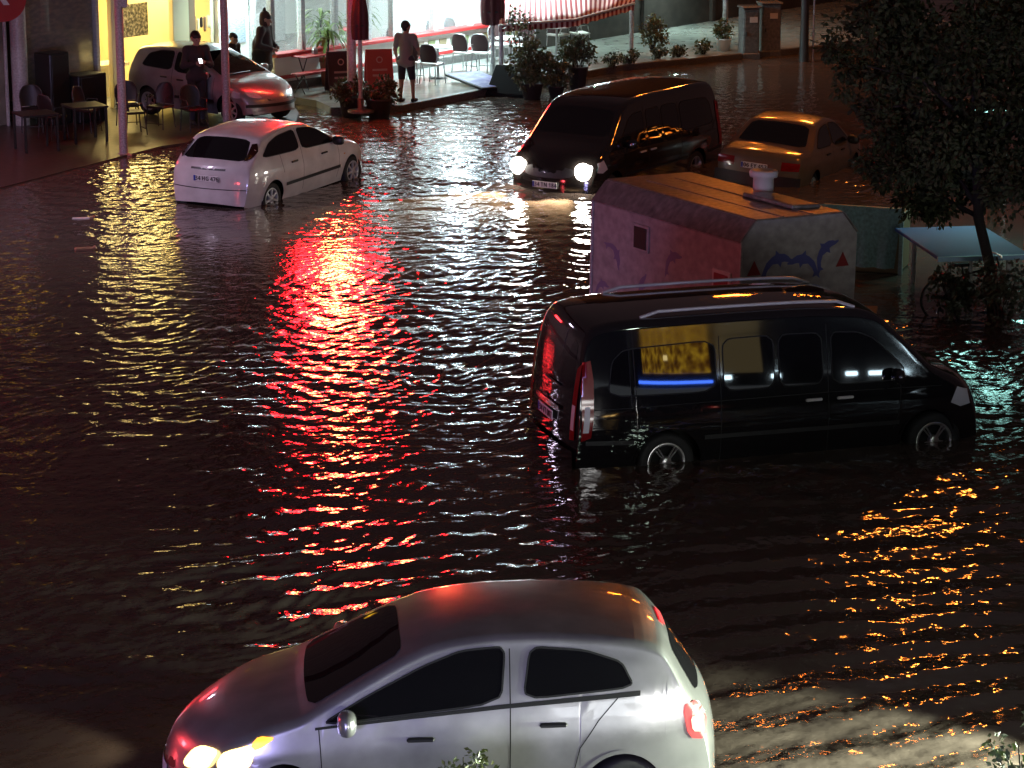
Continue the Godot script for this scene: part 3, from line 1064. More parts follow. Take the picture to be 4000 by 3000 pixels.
# ---------------------------------------------------------------- the camera's own side of the street
func camera_side_building() -> void:
	var b := thing("apartment_building", "long apartment house with lit shop signs behind the viewer", "building", Vector3(0, 0, 3.4))
	box_part("front_wall", Vector3(12, 7.0, 0.4), Vector3(100, 15.0, 0.6), M.wall_dark, b, 0.05)
	box_part("balcony_slab", Vector3(0, 6.9, -0.9), Vector3(6, 0.15, 2.0), M.wall_beige, b, 0.02)
	box_part("lit_window_amber", Vector3(25.6, 6.4, 0.06), Vector3(4.2, 1.25, 0.06), M.lit_window_amber, b, 0.01)
	box_part("bulb_lamp", Vector3(25.7, 6.2, 0.0), Vector3(0.3, 0.14, 0.06), M.tube_warm, b, 0.02)
	box_part("lit_window_dim", Vector3(28.75, 6.3, 0.06), Vector3(1.5, 1.1, 0.06), glow("dim_window", lin(0.6, 0.45, 0.2), 0.7), b, 0.01)
	box_part("blue_sign_strip", Vector3(25.3, 5.52, 0.0), Vector3(4.8, 0.075, 0.1), M.neon_blue, b, 0.02)
	for t in [[28.2, 0.3], [29.9, 0.3], [32.6, 0.4], [34.0, 1.5]]:
		box_part("tube_lamp", Vector3(t[0], 5.62, 0.0), Vector3(t[1], 0.12, 0.1), M.tube_cold, b, 0.02)
	box_part("lit_window_low", Vector3(24.5, 5.2, 0.06), Vector3(24.0, 0.35, 0.06), glow("low_window", lin(0.5, 0.55, 0.6), 0.5), b, 0.01)
	box_part("lit_window_white", Vector3(10.0, 1.9, 0.05), Vector3(12.0, 2.4, 0.06), M.lit_window_white, b, 0.01)
	lamp_area(Vector3(10.0, 1.9, 3.2), Vector3(6, 0.6, -30), Vector2(12, 2.4), lin(1.0, 0.96, 0.92), 125.0)
	box_part("lit_window_violet", Vector3(-8.0, 2.2, 0.05), Vector3(8.0, 2.0, 0.06), glow("violet_window", lin(0.62, 0.55, 1.0), 5.0), b, 0.01)
	lamp_area(Vector3(-8.0, 2.2, 3.2), Vector3(-3, 0.6, -30), Vector2(8, 2.0), lin(0.5, 0.45, 1.0), 300.0)
	box_part("blue_sign", Vector3(-9.0, 4.4, 0.05), Vector3(5.0, 0.8, 0.06), glow("sign_violet", lin(0.1, 0.12, 1.0), 8.0), b, 0.01)
	# red sign on the left, out of view: it colours whatever faces left
	var s := thing("red_street_sign", "red lit sign on a post left of the view", "sign", Vector3(-15.0, 2.3, -30.0), deg_to_rad(75))
	box_part("lit_sign_red", Vector3(0, 0, 0.06), Vector3(3.0, 1.2, 0.08), M.lit_sign_red, s, 0.02)
	box_part("sign_back", Vector3(0, 0, -0.05), Vector3(3.1, 1.3, 0.12), M.black, s, 0.02)
	var st := tool_()
	tube(st, [Vector3(0, -5.0, -0.15), Vector3(0, 0.6, -0.15)], [0.08], 10)
	put("post", st, M.dark_steel, s)
	lamp_area(s.to_global(Vector3(0, 0, 0.16)), Vector3(1, 0.5, -30), Vector2(3.0, 1.2), lin(1.0, 0.08, 0.1), 36.0)
	var rs := thing("red_shop_sign", "red lit sign over the last shop left of the view", "sign", cafe(-12.3, 3.6, -1.3), CAFE_TURN)
	box_part("lit_sign_red", Vector3(0, 0, 0.06), Vector3(3.0, 1.0, 0.08), glow("shop_sign_red", lin(1.0, 0.02, 0.03), 13.0), rs, 0.02)
	box_part("sign_back", Vector3(0, 0, -0.05), Vector3(3.1, 1.1, 0.12), M.black, rs, 0.02)
	lamp_area(rs.to_global(Vector3(0, 0, 0.16)), rs.to_global(Vector3(0, -0.5, 5)), Vector2(3.0, 1.0), lin(1.0, 0.06, 0.06), 3.0)
	# the street lamps
	street_lamp(Vector3(7.22, 0, -67.07), 9.6, "tall street lamp post with orange lamp beside the grey cabinets", "sodium_lens", lin(1.0, 0.34, 0.05), 10.0, [Vector3(-1.6, 0, 0.5), Vector3(1.1, 0, 0.7)])
	street_lamp(Vector3(8.5, 0, -47.4), 8.8, "street lamp with orange light beyond the dark tree", "sodium_lens", lin(1.0, 0.34, 0.05), 9.0, [Vector3(-0.9, 0, 0.4)])
	street_lamp(Vector3(-11.8, 0, -44.5), 5.2, "street lamp with pale violet light left of the white hatchback", "mercury_violet", lin(0.92, 0.7, 1.0), 22.0, [Vector3(0.6, 0, -0.2)])
	street_lamp(Vector3(9.6, 0, -17.0), 6.0, "street lamp with pale green light on the near pavement", "mercury_lens", lin(0.8, 1.0, 0.82), 5.0, [Vector3(-0.4, 0, -1.2)])
	street_lamp(Vector3(8.4, 0, -43.2), 2.3, "low garden lamp with blue green light behind the dark tree", "mercury_teal", lin(0.45, 1.0, 0.9), 5.0, [Vector3(-0.7, 0, 0.2)])

func street_lamp(at: Vector3, h: float, label: String, lens: String, col: Color, energy: float, arms: Array) -> void:
	if lens == "mercury_violet" and not M.has(lens):
		glow(lens, lin(0.85, 0.75, 1.0), 40.0)
	if lens == "mercury_teal" and not M.has(lens):
		glow(lens, lin(0.45, 1.0, 0.9), 3.0)
	var o := thing("street_lamp", label, "street lamp", at, 0, "street lamps")
	var st := tool_()
	tube(st, [Vector3(0, -0.5, 0), Vector3(0, 1.2, 0), Vector3(0, h, 0)], [0.13, 0.1, 0.06], 12)
	put("post", st, M.dark_steel, o)
	st = tool_()
	tube(st, [Vector3(0.22, -0.5, 0.02), Vector3(0.22, 5.2, 0.02)], [0.025], 8)
	put("cable_pipe", st, M.steel, o)
	for a in arms:
		st = tool_()
		tube(st, [Vector3(0, h - 0.3, 0), Vector3(a.x * 0.5, h + 0.05, a.z * 0.5), Vector3(a.x, h + 0.12, a.z)], [0.04], 8)
		put("arm", st, M.dark_steel, o)
		var turn := Basis(Vector3.UP, atan2(-a.z, a.x))
		box_part("lamp_head", a + Vector3(0, h + 0.14, 0), Vector3(1.2, 0.12, 0.5), M.dark_steel, o, 0.03, turn)
		box_part("lamp_lens", a + Vector3(0, h + 0.06, 0), Vector3(1.05, 0.06, 0.42), M[lens], o, 0.02, turn)
		lamp_spot(at + a + Vector3(0, h + 0.0, 0), at + a + Vector3(0, 0, 0), col, energy, 82.0, 0.5 if lens == "mercury_teal" else 0.25)

# ---------------------------------------------------------------- vehicles
func v2(a: Array) -> Array:
	var q := []
	for i in range(0, a.size(), 2):
		q.append(Vector2(a[i], a[i + 1]))
	return q

func van_car() -> Car:
	var c := Car.new()
	c.L = 5.1
	c.W = 0.96
	c.prof = PackedVector2Array(v2([-2.6, 0.3, -2.598, 0.62, -2.58, 0.9, -2.54, 1.25, -2.47, 1.62, -2.4, 1.8, -2.28, 1.89, -1.8, 1.93, 0.0, 1.94, 0.7, 1.91, 0.98, 1.85, 1.12, 1.77, 1.7, 1.24, 1.85, 1.16, 2.18, 1.03, 2.36, 0.88, 2.46, 0.68, 2.49, 0.5, 2.5, 0.26]))
	c.smooth_profile(2)
	c.belt_r = 1.08
	c.belt_f = 1.04
	c.tum = 0.19
	c.rr = 0.1
	c.rh = 0.13
	c.sill = 0.2
	c.axles = [-1.5, 1.72]
	c.arch = 0.39
	c.hub = 0.33
	c.bow_f = 0.3
	c.bow_r = 0.07
	c.nar_f = 0.14
	c.nar_r = 0.05
	c.kink = 0.0
	return c

func van_spec() -> Dictionary:
	return {
		"windows": [v2([-2.22, 1.12, -2.15, 1.5, -2.0, 1.62, -0.93, 1.66, -0.93, 1.1]), v2([-0.84, 1.1, -0.84, 1.66, -0.24, 1.67, -0.24, 1.1]), v2([-0.18, 1.1, -0.18, 1.67, 0.34, 1.66, 0.34, 1.1]), v2([0.45, 1.08, 0.45, 1.66, 0.78, 1.64, 0.98, 1.56, 1.36, 1.22, 1.36, 1.08])],
		"seams": [v2([-0.88, 1.7, -0.88, 0.3]), v2([0.4, 1.75, 0.4, 0.28]), v2([1.32, 1.06, 1.3, 0.72, 1.22, 0.5]), v2([-2.45, 0.98, 0.4, 1.0]), v2([0.4, 1.0, 1.9, 0.98])],
		"handles": [Vector2(0.22, 0.93), Vector2(0.6, 0.93)], "handle_mat": M.rail,
		"trims": [[-1.08, 1.3, 0.6, 0.6, 0.05], [-2.5, -1.92, 0.62, 0.6, 0.05]],
		"mirror": Vector2(1.22, 1.12), "mirror_mat": M.paint_black,
		"windscreen": v2([1.16, -0.66, 1.16, 0.66, 1.64, 0.78, 1.64, -0.78]),
		"rear_window_end": v2([-0.68, 1.14, 0.68, 1.14, 0.62, 1.7, -0.62, 1.7]),
		"rear": [["tail_lamp", v2([0.72, 0.62, 0.84, 0.64, 0.84, 1.5, 0.74, 1.42]), M.lens_red, 0.012], ["tail_lamp", v2([-0.72, 0.62, -0.84, 0.64, -0.84, 1.5, -0.74, 1.42]), M.lens_red, 0.012], ["rear_bumper", v2([-0.86, 0.32, 0.86, 0.32, 0.86, 0.52, -0.86, 0.52]), M.paint_black, 0.04]],
		"side": [["tail_lamp_wing", v2([-2.56, 0.64, -2.44, 0.68, -2.4, 0.95, -2.38, 1.3, -2.4, 1.52, -2.48, 1.5, -2.53, 1.2]), M.lens_red, 0.012], ["headlamp_wing", v2([2.04, 0.78, 2.2, 0.72, 2.36, 0.74, 2.3, 0.9, 2.14, 0.95]), M.lens_clear, 0.008]],
		"front": [["grille", round_poly(v2([-0.5, 0.62, 0.5, 0.62, 0.56, 0.82, -0.56, 0.82]), 2), M.trim, 0.01], ["headlamp", round_poly(v2([0.56, 0.6, 0.82, 0.66, 0.84, 0.88, 0.6, 0.86]), 2), M.lens_clear, 0.012], ["headlamp", round_poly(v2([-0.56, 0.6, -0.82, 0.66, -0.84, 0.88, -0.6, 0.86]), 2), M.lens_clear, 0.012]],
		"spokes": 5, "twin": true, "under_top": 0.7}

func hatch_car(variant: String) -> Car:
	var c := Car.new()
	if variant == "near":
		c.L = 4.1
		c.W = 0.87
		c.prof = PackedVector2Array(v2([-2.05, 0.28, -2.045, 0.5, -2.03, 0.66, -1.98, 0.86, -1.9, 0.98, -1.8, 1.12, -1.66, 1.34, -1.58, 1.4, -1.3, 1.455, -0.8, 1.49, -0.35, 1.49, 0.0, 1.45, 0.25, 1.37, 1.02, 0.98, 1.14, 0.94, 1.5, 0.86, 1.75, 0.77, 1.93, 0.65, 2.02, 0.5, 2.045, 0.38, 2.05, 0.24]))
		c.belt_r = 1.1
		c.belt_f = 0.85
		c.tum = 0.36
		c.axles = [-1.32, 1.25]
		c.bow_f = 0.42
		c.nar_f = 0.2
		c.rr = 0.06
		c.rh = 0.11
		c.bow_r = 0.16
	elif variant == "white":
		c.L = 4.3
		c.W = 0.86
		c.prof = PackedVector2Array(v2([-2.15, 0.3, -2.145, 0.5, -2.12, 0.72, -2.06, 0.92, -2.0, 1.0, -1.93, 1.05, -1.5, 1.37, -1.4, 1.41, -1.0, 1.46, -0.4, 1.48, 0.0, 1.44, 0.25, 1.36, 0.98, 1.0, 1.1, 0.95, 1.6, 0.87, 1.9, 0.76, 2.06, 0.62, 2.13, 0.46, 2.145, 0.36, 2.15, 0.24]))
		c.belt_r = 1.04
		c.belt_f = 0.86
		c.tum = 0.34
		c.axles = [-1.32, 1.36]
		c.bow_f = 0.4
		c.bow_r = 0.16
		c.nar_f = 0.18
		c.nar_r = 0.1
	else:
		c.L = 3.9
		c.W = 0.83
		c.prof = PackedVector2Array(v2([-1.95, 0.3, -1.945, 0.5, -1.93, 0.8, -1.88, 1.0, -1.78, 1.2, -1.66, 1.4, -1.55, 1.45, -1.0, 1.49, -0.5, 1.49, -0.25, 1.46, -0.05, 1.4, 0.98, 0.97, 1.08, 0.93, 1.45, 0.84, 1.72, 0.72, 1.88, 0.58, 1.93, 0.46, 1.945, 0.36, 1.95, 0.24]))
		c.belt_r = 1.0
		c.belt_f = 0.84
		c.tum = 0.34
		c.axles = [-1.22, 1.22]
		c.bow_f = 0.36
		c.nar_f = 0.17
	c.smooth_profile(2)
	c.arch = 0.345
	c.hub = 0.3
	return c

func vehicles() -> void:
	var bk: Material = M.paint_black
	# black minivan in the flood, right of the middle
	var c := van_car()
	var o := thing("minivan", "black minivan with chrome roof rails and alloy wheels half under water", "van", Vector3(3.06, -0.34, -31.95), deg_to_rad(16.3))
	o.scale = Vector3.ONE * 1.06
	car_finish(o, c, bk, van_spec())
	for s in [-1.0, 1.0]:
		var st := tool_()
		var pts := []
		for k in 13:
			var x := -1.75 + 2.55 * k / 12.0
			pts.append(c.on("top", 1, Vector2(x, s * 0.66)) + Vector3(0, 0.055 if k > 0 and k < 12 else 0.005, 0))
		tube(st, pts, [0.019], 8)
		put("roof_rail", st, M.rail, o)
	plate(o, "34 VT 007", c.on("rear", 1, Vector2(0, 0.78)) + Vector3(-0.03, 0, 0), Basis(Vector3.UP, -PI / 2))
	lay("plate_hood", c, "rear", 1, v2([-0.42, 0.86, 0.42, 0.86, 0.42, 0.92, -0.42, 0.92]), M.chrome, o, 0.03)
	lay("lamp_insert", c, "side", 1, v2([-2.54, 0.74, -2.47, 0.74, -2.44, 1.02, -2.5, 1.02]), M.white_plastic, o, 0.016)
	lay("lamp_insert", c, "rear", 1, v2([0.74, 0.74, 0.82, 0.74, 0.82, 1.02, 0.74, 1.02]), M.white_plastic, o, 0.016)
	lay("brake_lamp", c, "rear", 1, v2([-0.16, 1.76, 0.16, 1.76, 0.16, 1.79, -0.16, 1.79]), M.lens_red, o, 0.012)
	for s in [-1.0, 1.0]:
		box_part("rear_wiper" if s > 0 else "tailgate_handle", c.on("rear", 1, Vector2(s * 0.1, 1.15 if s > 0 else 0.95)) + Vector3(-0.02, 0, 0), Vector3(0.015, 0.025, 0.5 if s > 0 else 0.16), M.trim, o, 0.004)
	# the same kind of van further off, head on, lamps lit
	var far := thing("passenger_van", "dark van with glaring headlights driving through the flood", "van", Vector3(1.95, -0.36, -50.75), deg_to_rad(237.3))
	var fc := van_car()
	car_finish(far, fc, M.paint_dark, van_spec())
	for s in [-1.0, 1.0]:
		var p := fc.on("front", 1, Vector2(s * 0.69, 0.76))
		var st := tool_()
		lathe(st, [Vector2(0.001, 0.05), Vector2(0.09, 0.045), Vector2(0.15, 0.02), Vector2(0.16, -0.04)], 20, Transform3D(Basis(Vector3.FORWARD, PI / 2), p + Vector3(0.05, 0, 0)))
		put("headlamp_bulb", st, M.headlamp_beam, far)
		var w := far.to_global(p + Vector3(0.09, 0, 0))
		lamp_spot(w, far.to_global(p + Vector3(10, -0.75, 0)), lin(1.0, 0.8, 0.5), 75.0, 30.0, 0.09)
	plate(far, "34 TN 184", fc.on("front", 1, Vector2(0, 0.5)) + Vector3(0.03, 0, 0), Basis(Vector3.UP, PI / 2))
	# white hatchback
	var h := hatch_car("white")
	var wn := thing("hatchback", "white five door hatchback standing in the flood, seen from behind", "car", Vector3(-4.35, -0.2, -49.2), deg_to_rad(62.5))
	wn.scale = Vector3(1.05, 1.0, 1.0)
	wn.rotation.z = deg_to_rad(1.6)
	car_finish(wn, h, M.paint_white, {
		"windows": [v2([-1.62, 1.08, -1.3, 1.28, -0.95, 1.36, -0.38, 1.39, -0.38, 1.03]), v2([-0.3, 1.02, -0.3, 1.39, 0.08, 1.35, 0.32, 1.27, 0.84, 0.97])],
		"seams": [v2([-0.34, 1.4, -0.34, 0.3]), v2([0.86, 0.97, 0.86, 0.5, 0.8, 0.3]), v2([-1.05, 1.1, -0.98, 0.72])],
		"handles": [Vector2(-0.62, 0.86), Vector2(0.36, 0.84)], "trims": [[-0.92, 0.9, 0.5, 0.5, 0.06]],
		"mirror": Vector2(0.72, 0.98), "windscreen": v2([0.3, -0.6, 0.3, 0.6, 0.98, 0.7, 0.98, -0.7]),
		"rear_window": v2([-1.93, -0.66, -1.93, 0.66, -1.5, 0.54, -1.5, -0.54]),
		"rear": [["tailgate_trim", v2([-0.36, 0.9, 0.36, 0.9, 0.36, 0.935, -0.36, 0.935]), M.trim, 0.012], ["bumper_gap", v2([-0.8, 0.575, 0.8, 0.575, 0.8, 0.59, -0.8, 0.59]), M.gap, 0.004]],
		"side": [["tail_lamp", v2([-1.98, 1.06, -1.9, 1.07, -1.66, 1.2, -1.54, 1.32, -1.6, 1.32, -1.8, 1.2]), M.lens_smoke, 0.01], ["side_repeater", v2([1.02, 0.7, 1.08, 0.7, 1.08, 0.72, 1.02, 0.72]), M.lens_amber, 0.01]],
		"front": [["headlamp", round_poly(v2([0.4, 0.55, 0.72, 0.62, 0.76, 0.74, 0.46, 0.68]), 2), M.lens_clear, 0.01], ["headlamp", round_poly(v2([-0.4, 0.55, -0.72, 0.62, -0.76, 0.74, -0.46, 0.68]), 2), M.lens_clear, 0.01]],
		"spokes": 7, "rim": M.hubcap})
	plate(wn, "34 HG 476", h.on("rear", 1, Vector2(0.0, 0.76)) + Vector3(-0.015, 0, 0), Basis(Vector3.UP, -PI / 2))
	# silver hatchback on the pavement
	var sc := hatch_car("silver")
	var sn := thing("parked_hatchback", "silver hatchback parked nose out on the pavement before the yellow shop", "car", cafe(-3.83, 0.035, 1.0), deg_to_rad(-38.3))
	car_finish(sn, sc, M.paint_grey, {
		"windows": [v2([-1.45, 1.06, -1.25, 1.32, -0.9, 1.4, -0.5, 1.41, -0.5, 1.02]), v2([-0.42, 1.0, -0.42, 1.41, -0.1, 1.35, 0.1, 1.26, 0.78, 0.95])],
		"seams": [v2([-0.46, 1.42, -0.46, 0.3]), v2([0.8, 0.96, 0.8, 0.5, 0.74, 0.3])], "handles": [Vector2(-0.7, 0.87), Vector2(-0.2, 0.84)],
		"mirror": Vector2(0.62, 0.97), "mirror_mat": M.paint_grey, "windscreen": v2([0.02, -0.56, 0.02, 0.56, 0.97, 0.68, 0.97, -0.68]), "trims": [[-0.9, 0.82, 0.48, 0.48, 0.06]],
		"front": [["headlamp", round_poly(v2([0.4, 0.56, 0.66, 0.6, 0.7, 0.74, 0.46, 0.68]), 2), M.lens_clear, 0.012], ["headlamp", round_poly(v2([-0.4, 0.56, -0.66, 0.6, -0.7, 0.74, -0.46, 0.68]), 2), M.lens_clear, 0.012], ["grille", v2([-0.3, 0.52, 0.3, 0.52, 0.32, 0.56, -0.32, 0.56]), M.trim, 0.01], ["bumper_strip", v2([-0.76, 0.4, 0.76, 0.4, 0.76, 0.46, -0.76, 0.46]), M.trim, 0.02]],
		"side": [["headlamp_wing", v2([1.42, 0.62, 1.62, 0.58, 1.74, 0.6, 1.68, 0.7, 1.5, 0.74]), M.lens_clear, 0.01]],
		"spokes": 7, "rim": M.hubcap})
	box_part("wiper", sc.on("top", 1, Vector2(0.96, 0.25)) + Vector3(0, 0.02, 0), Vector3(0.03, 0.02, 0.75), M.trim, sn, 0.005)
	# gold saloon at the right, stern towards us
	var gc := Car.new()
	gc.L = 4.4
	gc.W = 0.87
	gc.prof = PackedVector2Array(v2([-2.2, 0.3, -2.19, 0.55, -2.17, 0.78, -2.1, 0.92, -1.98, 0.97, -1.55, 1.0, -1.42, 1.03, -0.86, 1.36, -0.7, 1.4, -0.2, 1.44, 0.2, 1.42, 0.42, 1.35, 1.05, 0.98, 1.2, 0.93, 1.7, 0.84, 2.0, 0.74, 2.14, 0.6, 2.19, 0.42, 2.2, 0.26]))
	gc.smooth_profile(2)
	gc.belt_r = 0.96
	gc.belt_f = 0.84
	gc.tum = 0.36
	gc.axles = [-1.25, 1.35]
	gc.arch = 0.345
	gc.hub = 0.3
	gc.bow_r = 0.12
	var gn := thing("saloon", "gold saloon sunk to its bumper beside the dark tree", "car", Vector3(5.3, -0.36, -51.1), deg_to_rad(64))
	gn.scale = Vector3(0.88, 1.0, 1.0)
	gn.rotation.x = deg_to_rad(3.5)
	car_finish(gn, gc, M.paint_gold, {
		"windows": [v2([-1.15, 1.0, -0.85, 1.24, -0.6, 1.33, -0.2, 1.36, -0.2, 0.97]), v2([-0.12, 0.96, -0.12, 1.36, 0.2, 1.34, 0.42, 1.27, 0.92, 0.94])],
		"seams": [v2([-0.16, 1.36, -0.16, 0.3]), v2([0.94, 0.94, 0.92, 0.4])], "handles": [Vector2(-0.5, 0.84), Vector2(0.42, 0.82)], "mirror": Vector2(0.8, 0.94),
		"rear_window": v2([-1.44, -0.68, -1.44, 0.68, -0.86, 0.56, -0.86, -0.56]), "windscreen": v2([0.46, -0.58, 0.46, 0.58, 1.04, 0.68, 1.04, -0.68]),
		"rear": [["tail_lamp", v2([0.46, 0.68, 0.8, 0.7, 0.8, 0.84, 0.46, 0.84]), M.lens_red, 0.01], ["tail_lamp", v2([-0.46, 0.68, -0.8, 0.7, -0.8, 0.84, -0.46, 0.84]), M.lens_red, 0.01], ["rear_bumper", v2([-0.84, 0.3, 0.84, 0.3, 0.84, 0.58, -0.84, 0.58]), M.trim, 0.02]],
		"spokes": 7, "rim": M.hubcap})
	plate(gn, "06 EY 452", gc.on("rear", 1, Vector2(-0.05, 0.72)) + Vector3(-0.015, 0, 0), Basis(Vector3.UP, -PI / 2))
	# silver hatchback close to us, driving left
	var nc := hatch_car("near")
	var nn := thing("passing_hatchback", "silver hatchback driving past in front with headlight and tail light on", "car", Vector3(-0.6, -0.2, -21.1), deg_to_rad(184.5))
	nn.scale = Vector3.ONE * 1.11
	near_finish(nn, nc)
	for s in [-1.0, 1.0]:
		var p := nc.on("front", 1, Vector2(s * 0.6, 0.64))
		lamp_spot(nn.to_global(p + Vector3(0.1, 0, 0)), nn.to_global(p + Vector3(8, -0.7, 0)), lin(1.0, 0.85, 0.6), 1.0, 40.0, 0.08)
	# the car behind it, whose headlights light its tail
	var fn := thing("following_hatchback", "silver hatchback following close behind the passing one, headlights on", "car", Vector3(7.6, -0.17, -20.3), deg_to_rad(184.5))
	near_finish(fn, nc)
	for s in [-1.0, 1.0]:
		var p := nc.on("front", 1, Vector2(s * 0.6, 0.64))
		lamp_spot(fn.to_global(p + Vector3(0.12, 0, 0)), fn.to_global(p + Vector3(8, -0.6, 0)), lin(0.88, 1.0, 0.78), 85.0, 46.0, 0.08)
	caravan()

func near_finish(o: Node3D, c: Car) -> void:
	car_finish(o, c, M.paint_silver, {
		"windows": [v2([-1.4, 1.13, -1.3, 1.3, -1.02, 1.38, -0.62, 1.41, -0.56, 1.06]), v2([-0.4, 1.04, -0.44, 1.415, -0.12, 1.39, 0.16, 1.29, 0.55, 1.11, 0.94, 0.91])],
		"seams": [v2([-0.47, 1.4, -0.46, 0.4, -0.46, 0.26]), v2([0.94, 0.89, 0.92, 0.5, 0.84, 0.26]), v2([-1.3, 1.09, -1.12, 0.9, -0.98, 0.7, -0.93, 0.5, -0.92, 0.28])],
		"handles": [Vector2(-0.78, 0.88), Vector2(0.18, 0.8)], "handle_mat": M.trim,
		"mirror": Vector2(0.72, 0.94), "mirror_mat": M.paint_silver, "windscreen": v2([0.3, -0.56, 0.3, 0.56, 1.0, 0.7, 1.0, -0.7]),
		"rear_window": v2([-1.9, -0.6, -1.9, 0.6, -1.68, 0.5, -1.68, -0.5]),
		"rear": [["rear_plate_recess", v2([-0.3, 0.62, 0.3, 0.62, 0.3, 0.76, -0.3, 0.76]), M.trim, 0.004]],
		"front": [["grille", round_poly(v2([-0.42, 0.42, 0.42, 0.42, 0.36, 0.54, -0.36, 0.54]), 2), M.trim, 0.006], ["headlamp", round_poly(v2([0.48, 0.5, 0.76, 0.56, 0.78, 0.72, 0.54, 0.68]), 2), M.headlamp_warm, 0.012], ["headlamp", round_poly(v2([-0.48, 0.5, -0.76, 0.56, -0.78, 0.72, -0.54, 0.68]), 2), M.headlamp_warm, 0.012], ["number_plate", v2([-0.26, 0.32, 0.26, 0.32, 0.26, 0.42, -0.26, 0.42]), M.plate, 0.014]],
		"side": [["window_band", v2([-1.45, 1.07, -0.4, 1.0, 0.97, 0.88, 0.97, 0.9, -0.4, 1.03, -1.45, 1.105]), M.gap, 0.005], ["headlamp_wing", round_poly(v2([1.58, 0.6, 1.84, 0.54, 1.9, 0.62, 1.8, 0.72, 1.5, 0.8]), 2), M.headlamp_warm, 0.01], ["indicator_lamp", round_poly(v2([1.3, 0.84, 1.5, 0.74, 1.56, 0.78, 1.46, 0.84]), 1), M.indicator_amber, 0.012],
			["tail_lamp", round_poly(v2([-2.0, 0.72, -1.86, 0.74, -1.8, 0.98, -1.9, 1.0, -1.98, 0.86]), 1), M.tail_lamp_red, 0.012], ["tail_lamp_bulb", round_poly(v2([-1.97, 0.78, -1.89, 0.79, -1.87, 0.9, -1.94, 0.9]), 1), M.tail_lamp_core, 0.016]],
		"spokes": 6, "rim": M.hubcap, "under_top": 0.5})
	lay("high_brake_lamp", c, "top", 1, v2([-1.66, -0.16, -1.66, 0.16, -1.62, 0.16, -1.62, -0.16]), M.tail_lamp_red, o, 0.008)

func dolphin() -> PackedVector2Array:
	return PackedVector2Array(v2([-0.5, -0.22, -0.42, -0.1, -0.3, 0.06, -0.12, 0.16, 0.0, 0.19, 0.03, 0.3, 0.12, 0.19, 0.28, 0.14, 0.38, 0.05, 0.42, -0.02, 0.52, -0.08, 0.5, -0.12, 0.36, -0.1, 0.24, -0.05, 0.16, -0.04, 0.1, -0.16, 0.04, -0.05, -0.12, -0.02, -0.28, -0.12, -0.36, -0.22, -0.34, -0.34, -0.44, -0.28, -0.58, -0.34]))

